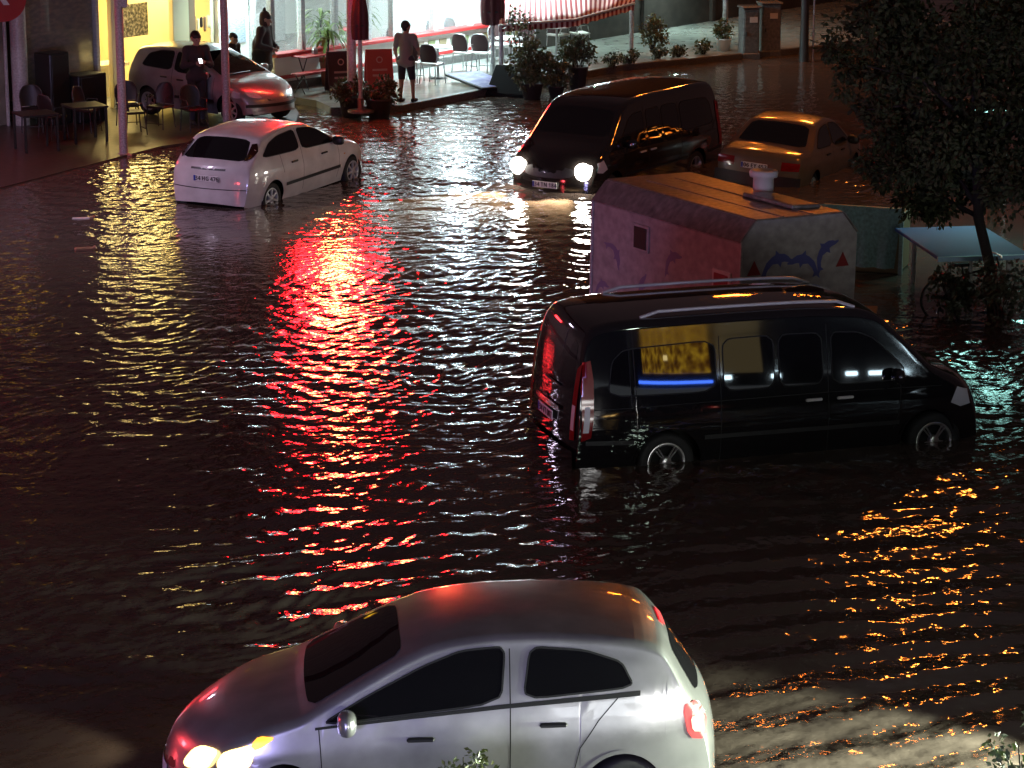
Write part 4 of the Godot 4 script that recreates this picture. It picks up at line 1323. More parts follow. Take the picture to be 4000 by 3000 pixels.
func caravan() -> void:
	var o := thing("caravan", "pale touring caravan painted with blue dolphins stranded in the flood", "caravan", Vector3(3.0, 0.0, -38.6), deg_to_rad(-59.5))
	o.rotation.x = deg_to_rad(-1.0)
	# local: x to its nose (towards us), z across; 3.9 long, 2 wide
	var sec := PackedVector2Array(v2([-1.0, -0.3, 1.0, -0.3, 1.0, 1.42, 0.74, 1.72, -0.74, 1.72, -1.0, 1.42]))
	var st := tool_()
	# body without roof: extrude along x
	var xf := Transform3D(Basis(Vector3(0, 0, 1), Vector3(0, 1, 0), Vector3(1, 0, 0)), Vector3.ZERO)
	prism(st, sec, -1.9, 1.9, xf)
	put("shell", st, M.caravan_white, o)
	box_part("roof_skin", Vector3(0, 1.735, 0), Vector3(3.82, 0.03, 1.5), M.caravan_roof, o, 0.01)
	for e in [-1.0, 1.0]:
		box_part("roof_edge", Vector3(0, 1.585, e * 0.885), Vector3(3.82, 0.025, 0.38), M.caravan_roof, o, 0.008, Basis(Vector3.RIGHT, e * 0.855))
	box_part("corner_strip", Vector3(-1.88, 0.6, 1.01), Vector3(0.05, 1.7, 0.03), M.white_frame, o, 0.01)
	box_part("corner_strip", Vector3(1.91, 0.6, 0.985), Vector3(0.03, 1.7, 0.04), M.white_frame, o, 0.01)
	# raised roof hatch and ribs
	for k in 2:
		box_part("roof_rib", Vector3(0.2, 1.755, 0.3 - k * 0.5), Vector3(3.4, 0.02, 0.05), M.caravan_roof, o, 0.006)
	box_part("roof_hatch", Vector3(0.9, 1.775, -0.4), Vector3(1.2, 0.06, 0.5), M.caravan_roof, o, 0.015, Basis(Vector3.RIGHT, -0.05))
	st = tool_()
	lathe(st, [Vector2(0.15, 0), Vector2(0.15, 0.2), Vector2(0.2, 0.21), Vector2(0.21, 0.27), Vector2(0.2, 0.3), Vector2(0.15, 0.31), Vector2(0.13, 0.28), Vector2(0.001, 0.27)], 20, Transform3D(Basis(), Vector3(0.15, 1.78, -0.62)))
	put("roof_vent", st, M.white_plastic, o)
	# side facing left (+z): window, hatch, dolphins
	box_part("side_window_frame", Vector3(-0.55, 1.1, 1.012), Vector3(0.42, 0.4, 0.03), M.caravan_white, o, 0.01)
	box_part("side_window", Vector3(-0.55, 1.1, 1.02), Vector3(0.34, 0.32, 0.03), M.trim, o, 0.01)
	box_part("service_hatch_frame", Vector3(1.5, 0.82, 1.012), Vector3(0.44, 0.34, 0.03), M.white_plastic, o, 0.01)
	box_part("service_hatch", Vector3(1.5, 0.82, 1.022), Vector3(0.34, 0.24, 0.03), M.warn_red, o, 0.01)
	for d in [[-1.25, 0.75, 0.5, -0.9], [0.25, 0.92, 0.5, 0.5], [-0.5, 0.35, 0.5, 1.4], [0.55, 0.18, 0.55, -0.7], [-1.6, 0.2, 0.4, 0.3]]:
		st = tool_()
		prism(st, dolphin(), 0.0, 0.004, Transform3D(Basis(Vector3.BACK, d[3]) * Basis.from_scale(Vector3.ONE * d[2]), Vector3(d[0], d[1], 1.001)))
		put("dolphin_print", st, M.dolphin_faded, o)
	# nose face (+x): dolphins, triangles
	var face := Basis(Vector3.UP, PI / 2)
	for d in [[0.38, 1.12, 0.56, 0.2, 1.0], [-0.1, 1.08, 0.56, -0.2, -1.0], [-0.45, 1.2, 0.52, 0.75, 1.0]]:
		st = tool_()
		prism(st, dolphin(), 0.0, 0.004, Transform3D(face * Basis(Vector3.BACK, d[3]) * Basis.from_scale(Vector3(d[2] * d[4], d[2], d[2])), Vector3(1.901, d[1], d[0])))
		put("dolphin_print", st, M.dolphin_blue, o)
	for e in [-0.76, 0.76]:
		st = tool_()
		prism(st, PackedVector2Array(v2([-0.11, -0.09, 0.11, -0.09, 0.0, 0.11])), 0.0, 0.012, Transform3D(face, Vector3(1.901, 1.06, e)))
		put("warning_triangle", st, M.warn_red, o)
	st = tool_()
	bev(st, Vector3(2.25, 0.1, 0), Vector3(0.75, 0.08, 0.1), 0.01)
	put("tow_bar", st, M.dark_steel, o)
	# box on the ground beside it
	var b := thing("gas_locker", "small white locker with a dolphin between the black minivan and the caravan", "locker", Vector3(4.33, -0.2, -34.2), deg_to_rad(-10))
	box_part("locker_body", Vector3(0, 0.55, 0), Vector3(0.66, 1.25, 0.5), M.caravan_white, b, 0.02)
	st = tool_()
	prism(st, dolphin(), 0.0, 0.004, Transform3D(Basis.from_scale(Vector3.ONE * 0.34), Vector3(0.02, 0.95, 0.251)))
	put("dolphin_print", st, M.dolphin_blue, b)
	box_part("locker_lid", Vector3(-0.1, 1.2, -0.05), Vector3(0.95, 0.035, 0.62), M.wood, b, 0.01)

# ---------------------------------------------------------------- things on the terrace and the pavement
func make_chair(called: String, label: String, back: Material, frame: Material, group: String, seat: Material) -> Node3D:
	var o := thing(called, label, "chair", Vector3.ZERO, 0, group)
	var st := tool_()
	# backrest: a curved panel, faces +z
	st.set_smooth_group(0)
	var rows := []
	for j in 7:
		var k := j / 6.0
		var row := []
		for i in 9:
			var u := i / 4.0 - 1.0
			var w := 0.2 + 0.03 * sin(k * PI) - 0.05 * pow(k, 6.0)
			row.append(Vector3(u * w, 0.5 + 0.42 * k - 0.03 * u * u * k * k, -0.2 - 0.07 * k + 0.06 * u * u))
		rows.append(row)
	for off in [0.0, -0.018]:
		for j in 6:
			for i in 8:
				var d := Vector3(0, 0, off)
				quad(st, rows[j][i] + d, rows[j + 1][i] + d, rows[j + 1][i + 1] + d, rows[j][i + 1] + d)
	put("backrest", st, back, o)
	st = tool_()
	var rim := []
	for j in 7:
		rim.append(rows[j][0] + Vector3(0, 0, -0.009))
	for i in range(1, 9):
		rim.append(rows[6][i] + Vector3(0, 0, -0.009))
	for j in range(5, -1, -1):
		rim.append(rows[j][8] + Vector3(0, 0, -0.009))
	tube(st, rim, [0.014], 6)
	put("back_frame", st, frame, o)
	st = tool_()
	bev(st, Vector3(0, 0.455, 0.0), Vector3(0.44, 0.05, 0.42), 0.02)
	put("seat", st, seat, o)
	for sx in [-1.0, 1.0]:
		for sz in [-1.0, 1.0]:
			st = tool_()
			tube(st, [Vector3(sx * 0.19, 0.46, sz * 0.18), Vector3(sx * 0.215, 0.0, sz * 0.22)], [0.013], 6)
			put("leg", st, frame, o)
	for sx in [-1.0, 1.0]:
		st = tool_()
		tube(st, [Vector3(sx * 0.2, 0.5, -0.2), Vector3(sx * 0.23, 0.66, -0.1), Vector3(sx * 0.23, 0.66, 0.12), Vector3(sx * 0.2, 0.46, 0.18)], [0.012], 6)
		put("armrest", st, frame, o)
	st = tool_()
	tube(st, [Vector3(-0.2, 0.12, 0.21), Vector3(0.2, 0.12, 0.21)], [0.01], 6)
	put("stretcher", st, frame, o)
	return o

func make_table(called: String, label: String, top: Material, r: float, h: float, at: Vector3, group := "") -> Node3D:
	var o := thing(called, label, "table", at, 0, group)
	var st := tool_()
	lathe(st, [Vector2(0.001, h), Vector2(r - 0.01, h), Vector2(r, h - 0.012), Vector2(r, h - 0.03), Vector2(0.001, h - 0.03)], 24)
	put("table_top", st, top, o)
	st = tool_()
	tube(st, [Vector3(0, 0.03, 0), Vector3(0, h - 0.03, 0)], [0.03], 10)
	put("pedestal", st, M.steel, o)
	st = tool_()
	lathe(st, [Vector2(0.22, 0.0), Vector2(0.22, 0.015), Vector2(0.04, 0.04), Vector2(0.001, 0.04)], 18)
	put("foot", st, M.dark_steel, o)
	return o

func folded_umbrella(label: String, at: Vector3, low: float, fat: float) -> void:
	var o := thing("folded_parasol", label, "parasol", at, 0, "folded parasols")
	var st := tool_()
	tube(st, [Vector3(0, 0, 0), Vector3(0, 3.0, 0)], [0.045], 12)
	put("pole", st, M.white_frame, o)
	st = tool_()
	st.set_smooth_group(0)
	var rows := []
	for j in 9:
		var k := j / 8.0
		var row := []
		for i in 33:
			var a := TAU * i / 32.0
			var r := fat * (0.55 + 0.45 * sin(PI * minf(1.0, 0.25 + k * 0.85))) * (1.0 - 0.75 * pow(k, 3.0)) * (1.0 + 0.22 * cos(a * 8.0 + k))
			row.append(Vector3(cos(a) * r, low + (2.95 - low) * k, sin(a) * r))
		rows.append(row)
	for j in 8:
		for i in 32:
			quad(st, rows[j][i], rows[j + 1][i], rows[j + 1][i + 1], rows[j][i + 1])
	put("folded_canopy", st, M.dark_red, o)
	st = tool_()
	lathe(st, [Vector2(fat * 0.9, low + 0.28), Vector2(fat * 0.98, low + 0.3), Vector2(fat * 0.9, low + 0.33)], 20)
	put("tie_strap", st, M.trim, o)
	st = tool_()
	lathe(st, [Vector2(0.28, 0), Vector2(0.28, 0.05), Vector2(0.07, 0.08), Vector2(0.07, 0.3), Vector2(0.001, 0.3)], 18)
	put("base", st, M.kerb_stone, o)

func a_board(called: String, label: String, at: Vector3, turn: float, face: Material, lines: Material) -> Node3D:
	var o := thing(called, label, "board", at, turn)
	for s in [-1.0, 1.0]:
		var bs := Basis(Vector3.RIGHT, s * -0.2)
		box_part("panel", Vector3(0, 0.46, s * 0.1), Vector3(0.62, 0.92, 0.03), face, o, 0.012, bs)
	if lines:
		var st := tool_()
		lathe(st, [Vector2(0.05, 0.0), Vector2(0.05, 0.004), Vector2(0.075, 0.004), Vector2(0.075, 0.0)], 18, Transform3D(Basis(Vector3.RIGHT, PI / 2 - 0.2), Vector3(0, 0.68, 0.075)))
		put("emblem", st, lines, o)
		for k in 2:
			box_part("print_line", Vector3(0, 0.46 - k * 0.12, 0.121 + k * 0.024), Vector3(0.34, 0.045, 0.006), lines, o, 0.001, Basis(Vector3.RIGHT, -0.2))
	return o

func post(called: String, label: String, at: Vector3, h: float, r: float) -> void:
	var o := thing(called, label, "post", at, 0, "awning posts")
	var st := tool_()
	tube(st, [Vector3(0, -0.4, 0), Vector3(0, h, 0)], [r], 14)
	put("shaft", st, M.pole_paint, o)
	st = tool_()
	lathe(st, [Vector2(r * 2.0, 0), Vector2(r * 2.0, 0.02), Vector2(r * 1.2, 0.05), Vector2(r, 0.05)], 16)
	put("base_plate", st, M.pole_paint, o)
	box_part("clamp", Vector3(r * 0.6, 3.0, 0), Vector3(r * 3.0, 0.22, r * 1.6), M.pole_paint, o, 0.02)

func street_things() -> void:
	rng.seed = 40
	post("awning_post", "pinkish steel post at the pavement edge, left of the white hatchback", Vector3(-7.62, 0.0, -52.75), 4.6, 0.082)
	post("awning_post", "pinkish steel post before the silver parked hatchback", Vector3(-5.9, 0.0, -55.75), 4.6, 0.082)
	folded_umbrella("folded dark red parasol on a pole left of the man in the grey shirt", Vector3(-3.22, 0.15, -57.5), 1.55, 0.16)
	folded_umbrella("folded dark red parasol with white pole beside the striped awning", Vector3(-0.45, 0.15, -63.1), 1.22, 0.24)
	# chairs
	var ch := make_chair("terrace_chair", "dark red wicker chair right behind the man in the grey shirt", M.wicker, M.steel, "terrace chairs", M.white_plastic)
	ch.position = Vector3(-1.82, 0.15, -62.0)
	ch.rotation.y = 2.6
	var spots := [
		[Vector3(-2.3, 0.15, -62.3), 2.8, "dark red wicker chair half hidden by the man in the grey shirt"],
		[Vector3(-1.12, 0.15, -64.0), 2.5, "dark red wicker chair left of the white parasol pole"],
		[Vector3(-0.68, 0.15, -64.0), 2.7, "dark red wicker chair just beside the white parasol pole"],
		[Vector3(-0.3, 0.15, -65.6), 0.4, "dark red wicker chair behind the white parasol pole, against the low wall"],
		[Vector3(0.28, 0.15, -65.4), -0.5, "dark red wicker chair right of the white table under the awning"],
		[Vector3(1.15, 0.15, -67.6), 2.4, "dark red wicker chair behind the large shrub, left of a pair"],
		[Vector3(1.68, 0.15, -67.9), 2.0, "dark red wicker chair behind the large shrub, right of a pair"],
		[cafe(4.1, 0.16, -1.7), 1.6, "dark red chair inside the cafe near the grey pillar"],
		[cafe(4.6, 0.16, -1.2), 3.4, "dark red chair inside the cafe beside the pale blue fridge"],
		[cafe(5.7, 0.16, -0.75), 0.9, "dark red chair inside the cafe window, left of two"],
		[cafe(6.4, 0.16, -0.75), 0.9, "dark red chair inside the cafe window, right of two"]]
	for s in spots:
		copy(ch, s[0], s[1], s[2], "terrace_chair")
	make_table("bistro_table", "round white table beside the white parasol pole", M.white_plastic, 0.36, 0.74, Vector3(-0.05, 0.15, -64.6), "bistro tables")
	make_table("bistro_table", "round white table behind the man in the grey shirt", M.white_plastic, 0.34, 0.74, Vector3(-1.72, 0.15, -62.9), "bistro tables")
	make_table("bistro_table", "round red table inside the cafe", M.red_paint, 0.4, 0.74, cafe(4.35, 0.16, -2.6), "bistro tables")
	make_table("bistro_table", "round white table behind the large shrub under the awning", M.white_plastic, 0.34, 0.74, Vector3(1.1, 0.15, -66.9), "bistro tables")
	# red folding table and bench by the cafe wall
	for k in [[0.2, 0.75, 0.32, "folding_table", "red folding table with a napkin holder against the cafe wall", "table"], [-0.35, 0.45, 0.72, "folding_bench", "red folding bench before the red folding table", "bench"]]:
		var o := thing(k[3], k[4], k[5], cafe(k[0], 0.15, k[2]), CAFE_TURN)
		box_part("top", Vector3(0, k[1], 0), Vector3(1.3, 0.035, 0.45 if k[5] == "table" else 0.26), M.red_paint, o, 0.01)
		for sx in [-1.0, 1.0]:
			for sz in [-1.0, 1.0]:
				var st := tool_()
				tube(st, [Vector3(sx * 0.5, k[1] - 0.02, sz * 0.13), Vector3(sx * 0.5, 0, -sz * 0.16)], [0.014], 6)
				put("leg", st, M.dark_steel, o)
	var nh := thing("napkin_holder", "small steel napkin holder on the red folding table", "holder", cafe(0.1, 0.917, 0.32), CAFE_TURN)
	box_part("case", Vector3(0, 0.06, 0), Vector3(0.14, 0.12, 0.08), M.steel, nh, 0.01)
	box_part("napkins", Vector3(0, 0.13, 0), Vector3(0.1, 0.05, 0.05), M.white_plastic, nh, 0.008)
	a_board("menu_board", "red folding board with a pale round emblem beside the parasol pole", Vector3(-3.0, 0.15, -61.0), 0.25, M.red_paint, mat("print_pink", lin(0.5, 0.2, 0.2), 0.5))
	a_board("menu_board", "dark red folding board with pale lines left of the parasol pole", Vector3(-3.85, 0.15, -60.6), 0.35, M.dark_red, M.print_pink)
	# board that has fallen over, and the black one leaning at the kerb
	var fb := thing("fallen_board", "fallen white poster board lying on the terrace edge", "board", Vector3(-0.72, 0.25, -61.75), 0.6)
	fb.rotation.x = 0.1
	var pm := mat("board_print", lin(0.5, 0.5, 0.6), 0.3)
	pm.albedo_texture = noise_tex(0.014, Color(0.4, 0.42, 0.75), Color(1, 1, 1), 51, 256)
	pm.uv1_triplanar = true
	pm.uv1_scale = Vector3.ONE * 1.1
	box_part("frame", Vector3(0, 0, 0), Vector3(0.95, 0.05, 1.55), M.black, fb, 0.012)
	box_part("poster", Vector3(0, 0.029, 0), Vector3(0.86, 0.012, 1.46), pm, fb, 0.003)
	var lb := thing("leaning_board", "black back of a poster board tipped against the kerb below the shrub", "board", Vector3(-0.05, 0.1, -60.9), -0.45)
	lb.rotation.x = -0.75
	box_part("frame", Vector3(0, 0.3, 0), Vector3(1.15, 0.85, 0.05), M.underbody, lb, 0.012)
	box_part("back_panel", Vector3(0, 0.3, 0.03), Vector3(1.05, 0.75, 0.012), M.underbody, lb, 0.003)
	# striped awning on posts
	var aw := thing("striped_awning", "red and white striped awning over the terrace beside the cafe", "awning", Vector3.ZERO)
	var sm := mat("stripe_fabric", Color.WHITE, 0.85)
	var im := Image.create(16, 4, false, Image.FORMAT_RGB8)
	for x in 16:
		for y in 4:
			im.set_pixel(x, y, lin(0.62, 0.5, 0.46) if x < 8 else lin(0.2, 0.02, 0.025))
	sm.albedo_texture = ImageTexture.create_from_image(im)
	sm.backlight_enabled = true
	sm.backlight = Color(0.25, 0.2, 0.2)
	var a0 := Vector3(-0.3, 1.42, -62.5)
	var a1 := Vector3(1.45, 1.42, -63.6)
	var a2 := Vector3(3.0, 1.45, -66.9)
	var st := tool_()
	st.set_smooth_group(0)
	var edge := [a0, a1, a2]
	var back := [cafe(6.9, 2.6, 0.4), cafe(9.6, 2.6, 0.3), cafe(13.2, 2.6, 0.3)]
	var run := 0.0
	var nseg := 28
	var prev := []
	for i in nseg + 1:
		var k := float(i) / nseg * 2.0
		var s := mini(int(k), 1)
		var e: Vector3 = edge[s].lerp(edge[s + 1], k - s)
		var bk: Vector3 = back[s].lerp(back[s + 1], k - s)
		var u := k * 14.0
		var row := []
		for j in 9:
			var v := j / 8.0
			var p := bk.lerp(e, v)
			p.y -= 0.12 * sin(v * PI) + 0.03 * sin(k * 14.0) * v
			row.append([p, Vector2(u, v)])
		row.append([e + Vector3(0, -0.16 + 0.02 * sin(k * 40.0), 0), Vector2(u, 1.1)])
		if prev.size():
			for j in 9:
				for q in [[prev, j], [prev, j + 1], [row, j + 1], [prev, j], [row, j + 1], [row, j]]:
					st.set_uv(q[0][q[1]][1])
					st.add_vertex(q[0][q[1]][0])
		prev = row
	put("awning_fabric", st, sm, aw)
	for q in [a0 + Vector3(0.05, 0, -0.1), Vector3(2.95, 1.45, -67.1)]:
		st = tool_()
		tube(st, [Vector3(q.x, 0.15, q.z), q], [0.055], 12)
		put("post", st, M.white_frame, aw)
	st = tool_()
	tube(st, [a0, a1, a2], [0.03], 8)
	put("front_rail", st, M.white_frame, aw)
	var a5 := thing("plain_awning", "tan awning edge right of the striped awning", "awning", Vector3.ZERO)
	st = tool_()
	st.set_smooth_group(0)
	var p0 := Vector3(3.1, 1.6, -66.9)
	var p1 := Vector3(5.4, 1.62, -69.5)
	quad(st, p0, cafe(13.4, 2.6, 0.3), cafe(17.0, 2.6, 0.3), p1)
	quad(st, p0, p1, p1 - Vector3(0, 0.09, 0), p0 - Vector3(0, 0.09, 0))
	put("awning_fabric", st, mat("tan_fabric", lin(0.3, 0.17, 0.09), 0.85), a5)
	st = tool_()
	tube(st, [p0, p1], [0.03], 8)
	put("front_rail", st, M.white_frame, a5)
	# grey cabinets
	for k in [[Vector3(5.9, -0.1, -67.7), Vector3(0.42, 1.35, 0.45), "slim grey utility cabinet beside the flower pots", 0.2], [Vector3(6.45, -0.1, -68.2), Vector3(0.5, 1.4, 0.42), "wider utility cabinet with a pale label beside the lamp post", 0.2]]:
		var o := thing("utility_cabinet", k[2], "cabinet", k[0], k[3], "utility cabinets")
		var sz: Vector3 = k[1]
		box_part("case", Vector3(0, sz.y / 2, 0), sz, M.grey_cabinet, o, 0.02)
		box_part("door_panel", Vector3(0, sz.y / 2, sz.z / 2 + 0.008), Vector3(sz.x - 0.07, sz.y - 0.12, 0.02), M.grey_cabinet, o, 0.008)
		box_part("cap", Vector3(0, sz.y + 0.03, 0), Vector3(sz.x + 0.07, 0.06, sz.z + 0.07), M.kerb_stone, o, 0.02)
		box_part("plinth", Vector3(0, 0.1, 0.01), Vector3(sz.x + 0.05, 0.3, sz.z + 0.05), M.kerb_stone, o, 0.015)
		box_part("label_plate", Vector3(0.05, sz.y * 0.8, sz.z / 2 + 0.022), Vector3(0.2, 0.14, 0.008), M.white_plastic, o, 0.002)
		box_part("lock", Vector3(-sz.x * 0.32, sz.y * 0.55, sz.z / 2 + 0.03), Vector3(0.03, 0.09, 0.03), M.trim, o, 0.006)
	# dark stacked chairs and tables on the left pavement
	var dk := make_chair("pavement_chair", "black chair at the foot of the left steel post", M.trim, M.dark_steel, "dark chairs on the left pavement", M.trim)
	dk.position = Vector3(-8.0, 0.04, -56.2)
	dk.rotation.y = 0.3
	for s in [[Vector3(-7.3, 0.04, -56.0), -0.5, "black chair between the left post and the silver parked hatchback"], [Vector3(-6.55, 0.04, -55.6), 0.6, "black chair close to the front door of the silver parked hatchback"], [Vector3(-8.75, 0.04, -55.5), 1.2, "black chair left of the left steel post"], [Vector3(-9.3, 0.04, -54.6), 2.4, "black chair before the dark display window"], [Vector3(-7.75, 0.04, -55.2), 2.0, "black chair with its back to the left steel post"], [Vector3(-9.9, 0.04, -55.6), 0.2, "black chair next to the white round column"]]:
		copy(dk, s[0], s[1], s[2], "pavement_chair")
	for s in [[Vector3(-8.6, 0.04, -54.3), "dark square table on the left pavement, nearest the post"], [Vector3(-9.4, 0.04, -53.2), "dark square table on the left pavement, nearest the kerb"]]:
		var o := thing("pavement_table", s[1], "table", s[0], 0.5, "dark tables")
		box_part("table_top", Vector3(0, 0.72, 0), Vector3(0.75, 0.04, 0.75), M.trim, o, 0.01)
		for sx in [-1.0, 1.0]:
			for sz in [-1.0, 1.0]:
				box_part("leg", Vector3(sx * 0.33, 0.35, sz * 0.33), Vector3(0.05, 0.7, 0.05), M.trim, o, 0.008)
	var lk := thing("tall_cabinet", "tall dark cabinet before the faded display window", "cabinet", cafe(-6.7, 0.035, -0.9), CAFE_TURN)
	box_part("case", Vector3(0, 0.75, 0), Vector3(0.55, 1.5, 0.5), M.trim, lk, 0.02)
	box_part("door", Vector3(0, 0.75, 0.26), Vector3(0.48, 1.4, 0.02), M.black, lk, 0.008)
	var lk2 := thing("low_cabinet", "low dark cabinet beside the tall cabinet on the left pavement", "cabinet", cafe(-6.0, 0.035, -0.7), CAFE_TURN)
	box_part("case", Vector3(0, 0.5, 0), Vector3(0.8, 1.0, 0.55), M.trim, lk2, 0.02)
	box_part("door", Vector3(0, 0.5, 0.29), Vector3(0.7, 0.9, 0.02), M.black, lk2, 0.008)
	# two small flat pieces on the water, what they are is left open
	for s in [[Vector3(-7.4, 0.01, -46.0), Vector3(0.34, 0.035, 0.09), 0.1, "floating_bar", "pale plank floating in the yellow reflection, left of the white hatchback", "bar", M.white_plastic], [Vector3(-6.95, 0.01, -43.3), Vector3(0.3, 0.05, 0.16), 0.3, "floating_block", "pale carton floating below the floating plank", "block", M.wood]]:
		var o := thing(s[3], s[4], s[5], s[0], s[2])
		box_part("slab", Vector3.ZERO, s[1], s[6], o, 0.01)
		box_part("torn_end", Vector3(s[1].x * 0.5, 0.015, 0.03), Vector3(0.09, 0.05, s[1].z * 0.7), M.wood, o, 0.01, Basis(Vector3.BACK, 0.5))
	# the right hand verge: blue table, teal stall, bicycle
	var tb := thing("garden_table", "long blue table with a white leg behind the thin tree trunk", "table", Vector3(6.72, 0.03, -39.9), deg_to_rad(8))
	box_part("table_top", Vector3(0, 0.76, 0), Vector3(1.4, 0.05, 2.3), M.table_blue, tb, 0.012)
	box_part("edge_band", Vector3(0, 0.755, 1.16), Vector3(1.42, 0.075, 0.03), mat("band_pale", lin(0.3, 0.5, 0.65), 0.4), tb, 0.006)
	for sx in [-0.45, 0.45]:
		for sz in [-0.9, 0.9]:
			box_part("leg", Vector3(sx, 0.25, sz), Vector3(0.06, 0.96, 0.06), M.white_frame, tb, 0.012)
	var stl := thing("covered_stall", "stall covered by a pale teal tarpaulin behind the caravan", "stall", Vector3(5.35, 0.0, -41.6), deg_to_rad(-20))
	st = tool_()
	st.set_smooth_group(0)
	var prow := []
	for i in 25:
		var k := i / 24.0
		var row := []
		for j in 9:
			var v := j / 8.0
			row.append(Vector3(-0.75 + 1.5 * k, 1.05 * (1.0 - v) + 0.2 * v, 0.1 + 0.5 * v + 0.05 * sin(k * 30.0) * v + 0.02 * sin(k * 71.0)))
		if prow.size():
			for j in 8:
				quad(st, prow[j], row[j], row[j + 1], prow[j + 1])
		prow = row
	put("tarpaulin", st, M.tarp_teal, stl)
	box_part("counter", Vector3(0, 0.45, -0.4), Vector3(1.4, 0.9, 0.8), M.wood, stl, 0.02)
	for sx in [-1.0, 1.0]:
		box_part("post", Vector3(sx * 0.73, 0.5, 0.0), Vector3(0.06, 1.1, 0.06), M.white_frame, stl, 0.01)
	bicycle()

func bicycle() -> void:
	var o := thing("bicycle", "dark bicycle leaning among the leaves under the blue table", "bicycle", Vector3(6.72, -0.1, -38.6), deg_to_rad(12))
	for x in [-0.5, 0.5]:
		var wn := Node3D.new()
		wn.name = "wheel"
		o.add_child(wn, true)
		wn.position = Vector3(x, 0.33, 0)
		var st := tool_()
		var ring := []
		for k in 25:
			var a := TAU * k / 24.0
			ring.append(Vector3(cos(a) * 0.31, sin(a) * 0.31, 0))
		tube(st, ring, [0.02], 6, false)
		put("tyre", st, M.rubber, wn)
		st = tool_()
		for k in 10:
			var a := TAU * k / 10.0
			tube(st, [Vector3.ZERO, Vector3(cos(a) * 0.3, sin(a) * 0.3, 0)], [0.003], 4, false)
		put("spokes", st, M.steel, wn)
	var st := tool_()
	for s in [[Vector3(-0.5, 0.33, 0), Vector3(-0.1, 0.3, 0)], [Vector3(-0.1, 0.3, 0), Vector3(-0.2, 0.8, 0)], [Vector3(-0.5, 0.33, 0), Vector3(-0.17, 0.68, 0)], [Vector3(-0.1, 0.3, 0), Vector3(0.35, 0.74, 0)], [Vector3(-0.17, 0.68, 0), Vector3(0.34, 0.78, 0)], [Vector3(0.5, 0.33, 0), Vector3(0.33, 0.92, 0)]]:
		tube(st, s, [0.016], 8)
	put("frame", st, M.dark_steel, o)
	box_part("saddle", Vector3(-0.22, 0.83, 0), Vector3(0.25, 0.05, 0.13), M.trim, o, 0.02)
	st = tool_()
	tube(st, [Vector3(0.3, 0.95, -0.26), Vector3(0.36, 0.95, -0.1), Vector3(0.36, 0.95, 0.1), Vector3(0.3, 0.95, 0.26)], [0.013], 8)
	put("handlebar", st, M.steel, o)

